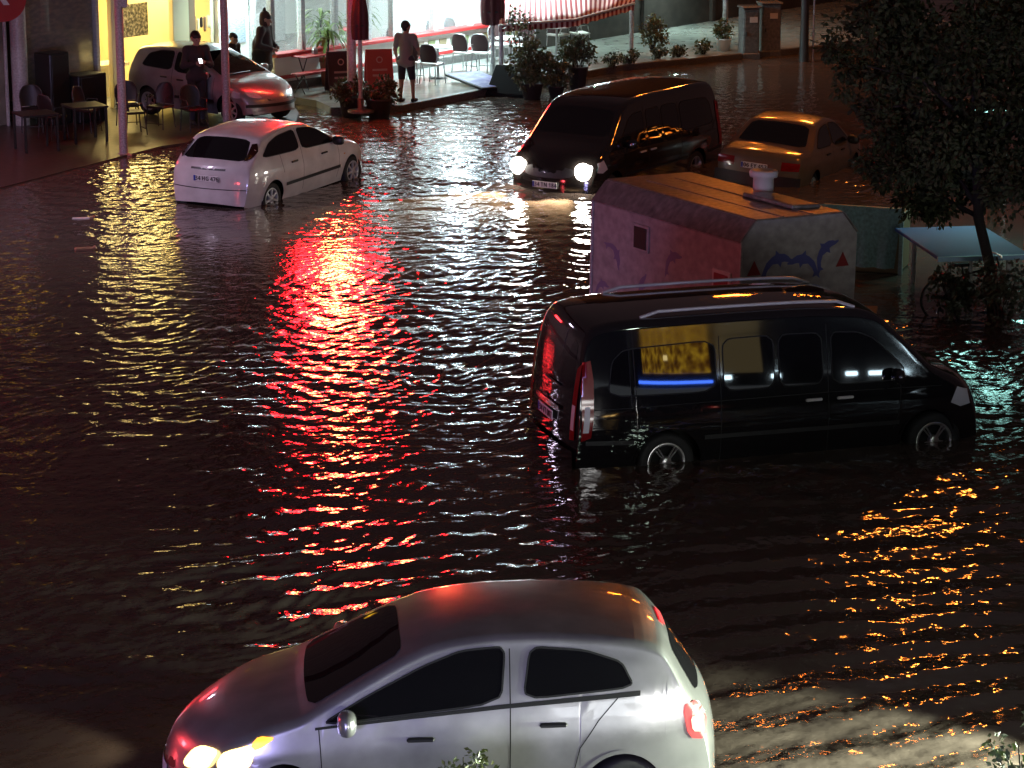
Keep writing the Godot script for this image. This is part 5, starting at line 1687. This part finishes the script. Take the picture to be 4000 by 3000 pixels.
# ---------------------------------------------------------------- people
# one skin round tapered bones: distances joined with a smooth minimum, meshed as surface nets
func net(st: SurfaceTool, bones: Array, cell: float, k: float) -> void:
	var lo := Vector3.INF
	var hi := -Vector3.INF
	for b in bones:
		var r := maxf(b[2], b[3]) + cell * 3.0
		lo = lo.min(b[0] - Vector3.ONE * r).min(b[1] - Vector3.ONE * r)
		hi = hi.max(b[0] + Vector3.ONE * r).max(b[1] + Vector3.ONE * r)
	var n := Vector3i(((hi - lo) / cell).ceil()) + Vector3i.ONE * 2
	var f := PackedFloat32Array()
	f.resize(n.x * n.y * n.z)
	f.fill(1.0)
	for b in bones:
		var a: Vector3 = b[0]
		var d: Vector3 = b[1] - b[0]
		var dd := maxf(d.length_squared(), 1e-9)
		var ra: float = b[2]
		var rb: float = b[3]
		var r := maxf(ra, rb) + k + cell * 2.5
		var i0 := Vector3i(((a.min(b[1]) - Vector3.ONE * r - lo) / cell).floor()).clamp(Vector3i.ZERO, n - Vector3i.ONE)
		var i1 := Vector3i(((a.max(b[1]) + Vector3.ONE * r - lo) / cell).ceil()).clamp(Vector3i.ZERO, n - Vector3i.ONE)
		for z in range(i0.z, i1.z + 1):
			for y in range(i0.y, i1.y + 1):
				var row := (z * n.y + y) * n.x
				for x in range(i0.x, i1.x + 1):
					var p := lo + Vector3(x, y, z) * cell
					var t := clampf((p - a).dot(d) / dd, 0.0, 1.0)
					var v := (p - a - d * t).length() - lerpf(ra, rb, t)
					var o := f[row + x]
					var h := maxf(k - absf(o - v), 0.0) / k
					f[row + x] = minf(o, v) - h * h * k * 0.25
	var vert := {}
	var sx := 1
	var sy := n.x
	var sz := n.x * n.y
	var corner := [0, sx, sy, sx + sy, sz, sx + sz, sy + sz, sx + sy + sz]
	var edges := [[0, 1], [2, 3], [4, 5], [6, 7], [0, 2], [1, 3], [4, 6], [5, 7], [0, 4], [1, 5], [2, 6], [3, 7]]
	var cv := [Vector3(0, 0, 0), Vector3(1, 0, 0), Vector3(0, 1, 0), Vector3(1, 1, 0), Vector3(0, 0, 1), Vector3(1, 0, 1), Vector3(0, 1, 1), Vector3(1, 1, 1)]
	for z in n.z - 1:
		for y in n.y - 1:
			var base := z * sz + y * sy
			for x in n.x - 1:
				var i := base + x
				var s0 := f[i] < 0.0
				if (f[i + sx] < 0.0) == s0 and (f[i + sy] < 0.0) == s0 and (f[i + sz] < 0.0) == s0 and (f[i + sx + sy] < 0.0) == s0 and (f[i + sx + sz] < 0.0) == s0 and (f[i + sy + sz] < 0.0) == s0 and (f[i + sx + sy + sz] < 0.0) == s0:
					continue
				var sum := Vector3.ZERO
				var c := 0
				for e in edges:
					var va := f[i + corner[e[0]]]
					var vb := f[i + corner[e[1]]]
					if (va < 0.0) != (vb < 0.0):
						sum += cv[e[0]].lerp(cv[e[1]], va / (va - vb))
						c += 1
				vert[i] = lo + (Vector3(x, y, z) + sum / c) * cell
	st.set_smooth_group(0)
	for i in vert:
		var q := [[sx, sy, sz], [sy, sz, sx], [sz, sx, sy]]
		for e in q:
			if (f[i] < 0.0) == (f[i + e[0]] < 0.0):
				continue
			var a: int = i
			var b: int = i - e[1]
			var c: int = i - e[1] - e[2]
			var d: int = i - e[2]
			if vert.has(b) and vert.has(c) and vert.has(d):
				if f[i] < 0.0:
					quad(st, vert[a], vert[d], vert[c], vert[b])
				else:
					quad(st, vert[a], vert[b], vert[c], vert[d])

func hand_bones(wrist: Vector3, dir: Vector3, palm_n: Vector3, side: float) -> Array:
	var d := dir.normalized()
	var pn := (palm_n - d * palm_n.dot(d)).normalized()
	var w := d.cross(pn) * side
	var out := [[wrist, wrist + d * 0.07, 0.026, 0.03], [wrist + w * 0.018 + d * 0.02, wrist + w * 0.024 + d * 0.08, 0.018, 0.018], [wrist - w * 0.018 + d * 0.02, wrist - w * 0.024 + d * 0.08, 0.018, 0.018]]
	var lens := [0.062, 0.075, 0.07, 0.055]
	for k in 4:
		var o := wrist + d * 0.082 + w * (0.03 - 0.02 * k)
		var m: Vector3 = o + d * lens[k] * 0.5 + pn * 0.01
		var e: Vector3 = m + d * lens[k] * 0.38 + pn * 0.03
		out.append([o, m, 0.0095, 0.0088])
		out.append([m, e, 0.0088, 0.0076])
	var t0 := wrist + d * 0.03 + w * 0.03
	var t1 := t0 + d * 0.03 + w * 0.024 + pn * 0.012
	out.append([t0, t1, 0.0125, 0.0105])
	out.append([t1, t1 + d * 0.03 + pn * 0.012, 0.0105, 0.009])
	return out

func person(label: String, at: Vector3, turn: float, p: Dictionary) -> void:
	var o := thing("person", label, "person", at, turn, "people outside the shops")
	var s: float = p.get("scale", 1.0)
	var fat: float = p.get("fat", 1.0)
	var lean: float = p.get("lean", 0.0)
	o.scale = Vector3.ONE * s
	var J := {"hipL": Vector3(-0.09, 0.92, 0), "hipR": Vector3(0.09, 0.92, 0), "kneeL": Vector3(-0.1, 0.5, 0.02), "kneeR": Vector3(0.1, 0.5, 0.02), "ankL": Vector3(-0.1, 0.08, -0.02), "ankR": Vector3(0.1, 0.08, -0.02),
		"pel": Vector3(0, 0.96, 0), "waist": Vector3(0, 1.12, 0.0 + lean * 0.3), "chest": Vector3(0, 1.32, 0.01 + lean * 0.7), "shL": Vector3(-0.18, 1.42, lean), "shR": Vector3(0.18, 1.42, lean), "neck": Vector3(0, 1.48, lean), "head": Vector3(0, 1.63, 0.02 + lean * 1.4),
		"elL": Vector3(-0.25, 1.14, -0.02 + lean), "elR": Vector3(0.25, 1.14, -0.02 + lean), "wrL": Vector3(-0.24, 0.9, 0.06 + lean), "wrR": Vector3(0.24, 0.9, 0.06 + lean)}
	for k in p.get("joints", {}):
		J[k] = p.joints[k]
	var legs := []
	var trousers := []
	var cut: float = p.get("trouser_end", 0.08)
	for q in ["L", "R"]:
		var h: Vector3 = J["hip" + q]
		var kn: Vector3 = J["knee" + q]
		var an: Vector3 = J["ank" + q]
		legs.append([h, kn, 0.085 * fat, 0.056])
		legs.append([kn, an, 0.055, 0.036])
		legs.append([an + Vector3(0, -0.04, 0), an + Vector3(0, -0.052, 0.15), 0.036, 0.03])
		trousers.append([h, kn if cut < 0.5 else h.lerp(kn, 0.92), 0.105 * fat, 0.078 * fat])
		if cut < 0.5:
			trousers.append([kn, kn.lerp(an, 0.92), 0.075 * fat, 0.058])
	trousers.append([J.hipL, J.hipR, 0.11 * fat, 0.11 * fat])
	var torso := [[J.hipL, J.hipR, 0.1 * fat, 0.1 * fat], [J.pel, J.waist, 0.115 * fat, 0.11 * fat], [J.waist, J.chest, 0.11 * fat, 0.125], [J.shL, J.shR, 0.062, 0.062], [J.chest, J.neck, 0.11, 0.055]]
	var arms := []
	var sleeves := []
	for q in ["L", "R"]:
		arms.append([J["sh" + q], J["el" + q], 0.05, 0.04])
		arms.append([J["el" + q], J["wr" + q], 0.04, 0.028])
		if p.get("long_sleeves", true):
			sleeves.append([J["sh" + q], J["el" + q], 0.072 * sqrt(fat), 0.06])
			sleeves.append([J["el" + q], J["el" + q].lerp(J["wr" + q], 0.95), 0.06, 0.044])
		else:
			sleeves.append([J["sh" + q], J["sh" + q].lerp(J["el" + q], 0.7), 0.07, 0.068])
	var body := legs + torso + arms + [[J.neck, J.head + Vector3(0, -0.06, -0.01), 0.05, 0.05]]
	var st := tool_()
	net(st, body, 0.022, 0.05)
	var hd: Vector3 = J.head
	var fw: Vector3 = p.get("look", Vector3(0, 0, 1)).normalized()
	var rt := Vector3.UP.cross(fw).normalized()
	net(st, [[hd + Vector3(0, 0.02, 0) - fw * 0.015, hd + Vector3(0, 0.0, 0) + fw * 0.012, 0.096, 0.09], [hd + Vector3(0, -0.06, 0) + fw * 0.03, hd + Vector3(0, -0.09, 0) + fw * 0.045, 0.06, 0.042], [hd + fw * 0.095 + Vector3(0, 0.005, 0), hd + fw * 0.115 + Vector3(0, -0.025, 0), 0.012, 0.015], [hd + rt * 0.092, hd + rt * 0.094 + Vector3(0, -0.035, 0), 0.017, 0.012], [hd - rt * 0.092, hd - rt * 0.094 + Vector3(0, -0.035, 0), 0.017, 0.012], [hd + fw * 0.085 + rt * 0.03 + Vector3(0, 0.03, 0), hd + fw * 0.085 - rt * 0.03 + Vector3(0, 0.03, 0), 0.014, 0.014]], 0.011, 0.02)
	for q in ["L", "R"]:
		var dir: Vector3 = J["wr" + q] - J["el" + q]
		net(st, hand_bones(J["wr" + q], dir, p.get("palm", Vector3(1.0 if q == "L" else -1.0, 0, 0.2)), -1.0 if q == "L" else 1.0), 0.006, 0.008)
	put("body", st, M.skin, o)
	st = tool_()
	var coat := [[J.pel + Vector3(0, p.get("hem", -0.02), 0), J.waist, 0.14 * fat, 0.133 * fat], [J.waist, J.chest, 0.133 * fat, 0.145], [J.shL, J.shR, 0.078, 0.078], [J.chest, J.neck + Vector3(0, -0.02, 0), 0.13, 0.07]]
	coat.append([J.hipL + Vector3(0, p.get("hem", -0.02), 0), J.hipR + Vector3(0, p.get("hem", -0.02), 0), 0.125 * fat, 0.125 * fat])
	if p.get("hood", false):
		coat.append([hd + Vector3(0, 0.05, 0) - fw * 0.035, hd + Vector3(0, -0.08, 0) - fw * 0.05, 0.108, 0.1])
	net(st, coat + sleeves, 0.022, 0.045)
	put("top", st, p.top, o)
	st = tool_()
	net(st, trousers, 0.022, 0.03)
	put("trousers", st, p.bottom, o)
	st = tool_()
	var hair := [[hd + Vector3(0, 0.045, 0) - fw * 0.025, hd + Vector3(0, 0.035, 0) + fw * 0.02, 0.1, 0.088], [hd + Vector3(0, 0.0, 0) - fw * 0.05, hd + Vector3(0, -0.04, 0) - fw * 0.05, 0.085, 0.06]]
	if p.get("bun", false):
		hair.append([hd + Vector3(0, 0.13, 0) - fw * 0.04, hd + Vector3(0, 0.19, 0) - fw * 0.04, 0.05, 0.03])
	net(st, hair, 0.011, 0.02)
	put("hair", st, M.hair, o)
	for e in [-1.0, 1.0]:
		st = tool_()
		net(st, [[hd + fw * 0.09 + rt * e * 0.034, hd + fw * 0.092 + rt * e * 0.034, 0.012, 0.012]], 0.006, 0.004)
		put("eye", st, M.black, o)
	for q in ["L", "R"]:
		st = tool_()
		var an: Vector3 = J["ank" + q]
		net(st, [[an + Vector3(0, -0.035, -0.035), an + Vector3(0, -0.04, 0.05), 0.045, 0.044], [an + Vector3(0, -0.04, 0.05), an + Vector3(0, -0.047, 0.17), 0.043, 0.035]], 0.014, 0.02)
		put("shoe", st, M.cloth_dark, o)

func people() -> void:
	person("man in a dark jacket looking down at his phone beside the silver parked hatchback", cafe(-4.85, 0.035, 1.5), 0.35, {"scale": 1.1, "top": M.cloth_dark, "bottom": M.cloth_navy, "hood": false, "look": Vector3(0.25, -0.25, 0.9), "joints": {"elR": Vector3(0.27, 1.12, 0.02), "wrR": Vector3(0.1, 1.2, 0.24), "elL": Vector3(-0.26, 1.12, 0.02), "wrL": Vector3(-0.06, 1.18, 0.24)}})
	var ph := thing("phone", "small bright phone held by the man in the dark jacket", "phone", cafe(-4.85, 0.035, 1.5) + Vector3(0.13, 1.36, 0.36), 0.35)
	ph.rotation.x = -0.9
	box_part("case", Vector3.ZERO, Vector3(0.08, 0.15, 0.01), M.black, ph, 0.004)
	box_part("phone_screen", Vector3(0, 0, 0.007), Vector3(0.07, 0.135, 0.004), M.phone_screen, ph, 0.001)
	person("shorter person in dark clothes behind the silver parked hatchback, bent forward", cafe(-2.0, 0.035, -0.3), 0.9, {"scale": 0.86, "lean": 0.1, "top": M.cloth_brown, "bottom": M.cloth_dark, "look": Vector3(0.4, -0.5, 0.8)})
	person("heavily built person in a brown hooded coat standing behind the silver bonnet", cafe(-1.4, 0.035, 0.1), 1.25, {"scale": 1.1, "fat": 1.5, "lean": 0.07, "top": M.cloth_brown, "bottom": M.cloth_dark, "hood": true, "bun": true, "hem": -0.25, "look": Vector3(0.1, -0.35, 0.95), "joints": {"elR": Vector3(0.32, 1.14, 0.06), "wrR": Vector3(0.16, 1.06, 0.26), "elL": Vector3(-0.32, 1.14, 0.06), "wrL": Vector3(-0.12, 1.04, 0.28)}})
	person("man in a grey T-shirt and dark shorts standing at the terrace edge", Vector3(-2.31, 0.15, -59.05), 2.75, {"scale": 1.0, "top": M.cloth_grey, "bottom": M.cloth_navy, "long_sleeves": false, "trouser_end": 0.6, "hem": -0.05, "look": Vector3(-0.2, -0.2, 0.9), "joints": {"kneeL": Vector3(-0.13, 0.5, 0.05), "ankL": Vector3(-0.15, 0.08, 0.04), "kneeR": Vector3(0.1, 0.5, -0.02), "ankR": Vector3(0.1, 0.08, -0.08), "elL": Vector3(-0.27, 1.16, 0.04), "wrL": Vector3(-0.2, 1.06, 0.24)}})

# ---------------------------------------------------------------- plants
func leaf(st: SurfaceTool, p: Vector3, d: Vector3, up: Vector3, l: float, w: float, c: Color) -> void:
	var s := d.cross(up).normalized() * w
	st.set_color(c)
	var m := p + d * l * 0.5 + up * l * 0.06
	var e := p + d * l - up * l * 0.1
	st.add_vertex(p)
	st.add_vertex(m + s)
	st.add_vertex(e)
	st.add_vertex(p)
	st.add_vertex(e)
	st.add_vertex(m - s)

func rdir() -> Vector3:
	var v := Vector3(rng.randfn(), rng.randfn(), rng.randfn())
	return v.normalized() if v.length() > 0.01 else Vector3.UP

func foliage(st: SurfaceTool, centre: Vector3, rad: Vector3, clumps: int, per: int, size: float, col: Color, spread := 0.28) -> void:
	st.set_smooth_group(-1)
	for k in clumps:
		var d := rdir()
		var r := pow(rng.randf(), 0.4)
		var c := centre + d * rad * r
		var tone := rng.randf_range(0.55, 1.25)
		var cr := spread * rng.randf_range(0.6, 1.3) * (rad.x + rad.y + rad.z) / 3.0
		for i in per:
			var o := rdir()
			var p := c + o * cr * pow(rng.randf(), 0.5)
			var dir := (o + Vector3(0, -0.35, 0) + rdir() * 0.6).normalized()
			var t := tone * rng.randf_range(0.75, 1.2)
			var cc := Color(col.r * t * rng.randf_range(0.9, 1.15), col.g * t, col.b * t)
			leaf(st, p, dir, rdir(), size * rng.randf_range(0.7, 1.3), size * 0.3, cc)

func shrub(called: String, label: String, at: Vector3, rad: Vector3, h: float, clumps: int, per: int, size: float, col: Color, pot: Material, pr: float, ph: float, group := "") -> void:
	var o := thing(called, label, "plant", at, rng.randf() * TAU, group)
	var st := tool_()
	foliage(st, Vector3(0, h, 0), rad, clumps, per, size, col)
	put("foliage", st, M.leaf, o)
	st = tool_()
	for k in 7:
		var a := TAU * k / 7.0
		tube(st, [Vector3(cos(a) * 0.03, maxf(ph - 0.05, 0.0), sin(a) * 0.03), Vector3(cos(a) * rad.x * 0.25, h * 0.6, sin(a) * rad.z * 0.25), Vector3(cos(a + 0.4) * rad.x * 0.6, h + rad.y * 0.4, sin(a + 0.4) * rad.z * 0.6)], [0.018, 0.012, 0.005], 5)
	put("stems", st, M.bark, o)
	if pot:
		st = tool_()
		lathe(st, [Vector2(0.001, 0), Vector2(pr * 0.72, 0), Vector2(pr * 0.95, ph * 0.9), Vector2(pr, ph * 0.9), Vector2(pr, ph), Vector2(pr * 0.9, ph), Vector2(pr * 0.88, ph - 0.04), Vector2(0.001, ph - 0.04)], 20)
		put("pot", st, pot, o)

func strap_plant(called: String, label: String, at: Vector3, n: int, l: float, col: Color, stem: float, pot: Material, pr: float, ph: float) -> void:
	var o := thing(called, label, "plant", at, 0, "potted plants by the cafe window")
	var st := tool_()
	st.set_smooth_group(0)
	for k in n:
		var a := rng.randf() * TAU
		var rise := rng.randf_range(0.3, 1.2)
		var y0 := ph + stem * rng.randf_range(0.55, 1.0)
		var t := rng.randf_range(0.7, 1.25)
		st.set_color(Color(col.r * t, col.g * t, col.b * t))
		var out := Vector3(cos(a), 0, sin(a))
		var sd := Vector3(-sin(a), 0, cos(a))
		var prev := []
		for j in 7:
			var v := j / 6.0
			var p := Vector3(0, y0, 0) + out * l * v * 0.85 + Vector3(0, l * (rise * v - 1.1 * v * v), 0)
			var w := 0.035 * sin(PI * (0.12 + 0.86 * v)) * (l / 0.5)
			var row := [p - sd * w, p + Vector3(0, -0.008, 0), p + sd * w]
			if prev.size():
				quad(st, prev[0], row[0], row[1], prev[1])
				quad(st, prev[1], row[1], row[2], prev[2])
			prev = row
	put("leaves", st, M.leaf, o)
	st = tool_()
	tube(st, [Vector3(0, ph - 0.05, 0), Vector3(0.02, ph + stem, 0.01)], [0.025, 0.018], 8)
	put("stem", st, M.bark, o)
	st = tool_()
	lathe(st, [Vector2(0.001, 0), Vector2(pr * 0.72, 0), Vector2(pr * 0.95, ph * 0.86), Vector2(pr, ph * 0.86), Vector2(pr, ph), Vector2(pr * 0.88, ph), Vector2(0.001, ph - 0.03)], 20)
	put("pot", st, pot, o)

func plants() -> void:
	rng.seed = 77
	# the big dark tree on the right
	var t := thing("broadleaf_tree", "dark broadleaf tree with a thin leaning trunk covering the upper right", "tree", Vector3(6.94, 0.0, -38.1))
	var st := tool_()
	tube(st, [Vector3(0.02, -0.4, 0), Vector3(-0.06, 0.7, -0.05), Vector3(-0.2, 1.4, -0.5), Vector3(-0.1, 2.4, -1.6), Vector3(0.2, 3.6, -2.3)], [0.1, 0.08, 0.075, 0.06, 0.03], 10)
	put("trunk", st, M.bark, t)
	st = tool_()
	for k in 16:
		var a := TAU * k / 16.0 + rng.randf() * 0.3
		var y := 1.3 + 1.6 * rng.randf()
		var e := Vector3(cos(a) * rng.randf_range(1.3, 2.3), y + rng.randf_range(-0.1, 1.4), -2.2 + sin(a) * rng.randf_range(0.6, 1.1))
		var root := Vector3(-0.15, y, -0.5 - (y - 1.4) * 1.1)
		tube(st, [root, root.lerp(e, 0.5) + Vector3(0, 0.25, 0), e], [0.04, 0.025, 0.01], 6)
	put("branches", st, M.bark, t)
	st = tool_()
	var green := Color(0.06, 0.07, 0.035)
	foliage(st, Vector3(0.8, 3.2, -2.2), Vector3(2.4, 1.7, 1.4), 240, 60, 0.11, green, 0.17)
	foliage(st, Vector3(-0.75, 2.15, -1.2), Vector3(1.05, 0.85, 0.8), 100, 60, 0.1, green, 0.22)
	foliage(st, Vector3(1.2, 1.9, -0.6), Vector3(1.5, 0.75, 0.9), 80, 60, 0.1, green, 0.22)
	foliage(st, Vector3(-1.3, 3.7, -2.4), Vector3(0.9, 1.2, 0.9), 90, 60, 0.11, green, 0.2)
	put("crown", st, M.leaf_dull, t)
	# a second tree further right closes the corner
	var t2 := thing("street_tree", "dark tree crown behind the thin trunk at the right edge", "tree", Vector3(10.6, 0.0, -44.5))
	st = tool_()
	tube(st, [Vector3(0, -0.1, 0), Vector3(0.05, 1.5, 0), Vector3(0, 3.5, 0)], [0.16, 0.12, 0.06], 10)
	put("trunk", st, M.bark, t2)
	st = tool_()
	foliage(st, Vector3(-0.2, 4.4, 0), Vector3(3.2, 2.4, 2.2), 240, 55, 0.13, green, 0.16)
	put("crown", st, M.leaf_dull, t2)
	# shrubs along the terrace
	var lit := Color(0.1, 0.11, 0.05)
	shrub("terrace_shrub", "large leafy shrub in front of the striped awning", Vector3(0.45, 0.0, -60.6), Vector3(0.55, 0.5, 0.5), 0.78, 46, 34, 0.1, lit, M.pot_dark, 0.26, 0.35, "terrace shrubs")
	shrub("terrace_shrub", "leafy shrub with a dark tall pot right of the large shrub", Vector3(1.5, 0.05, -61.6), Vector3(0.42, 0.36, 0.4), 0.85, 34, 34, 0.09, lit, M.pot_dark, 0.24, 0.55, "terrace shrubs")
	shrub("terrace_shrub", "loose tall shrub with thin twigs beside the striped awning post", Vector3(0.2, 0.1, -61.6), Vector3(0.36, 0.62, 0.34), 1.25, 22, 16, 0.085, lit, M.pot_dark, 0.2, 0.3, "terrace shrubs")
	shrub("terrace_shrub", "low bushy shrub between the large shrub and the dark tall pot", Vector3(1.0, 0.0, -60.9), Vector3(0.42, 0.34, 0.36), 0.55, 28, 32, 0.09, lit, M.pot_dark, 0.2, 0.25, "terrace shrubs")
	shrub("terrace_shrub", "dark low shrub at the kerb below the folded parasol", Vector3(-3.45, 0.0, -57.95), Vector3(0.42, 0.3, 0.35), 0.55, 34, 30, 0.09, Color(0.08, 0.085, 0.04), M.pot_dark, 0.28, 0.42, "terrace shrubs")
	shrub("terrace_shrub", "dark low shrub at the kerb by the feet of the man in the grey shirt", Vector3(-2.85, 0.0, -57.75), Vector3(0.42, 0.34, 0.35), 0.5, 34, 30, 0.09, Color(0.08, 0.085, 0.04), M.pot_dark, 0.3, 0.42, "terrace shrubs")
	shrub("terrace_shrub", "yellowish feathery shrub right of the white awning post", Vector3(3.45, 0.15, -66.7), Vector3(0.36, 0.46, 0.3), 0.62, 40, 26, 0.075, Color(0.14, 0.12, 0.03), null, 0.2, 0.2, "terrace shrubs")
	for k in [[2.42, -65.0, "small green plant at the kerb left of the yellowish shrub"], [2.85, -65.5, "small plant at the foot of the white awning post"], [3.6, -66.5, "low plant at the kerb below the yellowish shrub"], [4.1, -66.75, "small upright plant at the kerb right of the yellowish shrub"], [4.75, -67.3, "low plant at the kerb left of the flower pots"]]:
		shrub("kerb_plant", k[2], Vector3(k[0], 0.1, k[1]), Vector3(0.24, 0.17, 0.2), 0.2, 16, 20, 0.075, lit, null, 0.1, 0.1, "plants along the kerb")
	shrub("potted_plant", "leafy plant in a pale rimmed pot left of the utility cabinets", Vector3(5.3, 0.1, -68.0), Vector3(0.24, 0.26, 0.22), 0.6, 22, 24, 0.08, lit, M.white_plastic, 0.2, 0.36, "potted plants")
	# slim tree with a pale trunk by the cabinets
	var t3 := thing("slim_tree", "slim tree with a pale painted trunk beside the utility cabinets", "tree", Vector3(5.35, 0.1, -68.6))
	st = tool_()
	tube(st, [Vector3(0, 0, 0), Vector3(0.03, 1.0, 0), Vector3(0.0, 2.6, 0)], [0.08, 0.07, 0.05], 10)
	put("trunk", st, M.white_frame, t3)
	st = tool_()
	foliage(st, Vector3(0, 3.2, 0), Vector3(0.9, 0.9, 0.9), 60, 40, 0.1, green, 0.2)
	put("crown", st, M.leaf, t3)
	# plants in and before the cafe window
	var bright := Color(0.16, 0.24, 0.06)
	strap_plant("strap_leaf_plant", "bright green strap leaved plant in a terracotta pot by the cafe window", cafe(0.62, 0.15, 0.25), 30, 0.62, bright, 0.62, M.terracotta, 0.2, 0.62)
	strap_plant("strap_leaf_plant", "tall arching green plant behind the cafe glass", cafe(1.2, 0.16, -0.5), 26, 0.7, bright, 1.15, M.terracotta, 0.18, 0.4)
	strap_plant("strap_leaf_plant", "green plant behind the cafe glass left of the folded parasol", cafe(1.75, 0.16, -0.5), 26, 0.6, bright, 0.9, M.terracotta, 0.18, 0.4)
	strap_plant("strap_leaf_plant", "leafy green plant behind the cafe glass right of the folded parasol", cafe(2.75, 0.16, -0.5), 30, 0.5, bright, 1.1, M.terracotta, 0.18, 0.4)
	# leaves round the tree foot, and the shrubs on the near kerb
	shrub("verge_shrub", "loose shrub climbing round the foot of the thin leaning trunk", Vector3(6.95, 0.0, -37.75), Vector3(0.4, 0.5, 0.35), 0.5, 30, 22, 0.09, Color(0.06, 0.07, 0.04), null, 0.1, 0.1, "shrubs on the verge")
	shrub("verge_shrub", "dark straggly shrub over the bicycle", Vector3(6.4, 0.0, -38.4), Vector3(0.5, 0.3, 0.35), 0.38, 26, 22, 0.09, Color(0.05, 0.06, 0.035), null, 0.1, 0.1, "shrubs on the verge")
	shrub("near_shrub", "tip of a small green shrub at the bottom edge before the passing hatchback", Vector3(-0.33, -0.1, -19.35), Vector3(0.3, 0.25, 0.2), 0.78, 26, 26, 0.05, Color(0.1, 0.12, 0.04), null, 0.1, 0.1, "shrubs on the near kerb")
	shrub("near_shrub", "pale green shrub in the bottom right corner", Vector3(3.9, -0.1, -18.7), Vector3(0.5, 0.4, 0.3), 1.1, 34, 30, 0.06, Color(0.1, 0.13, 0.07), null, 0.1, 0.1, "shrubs on the near kerb")
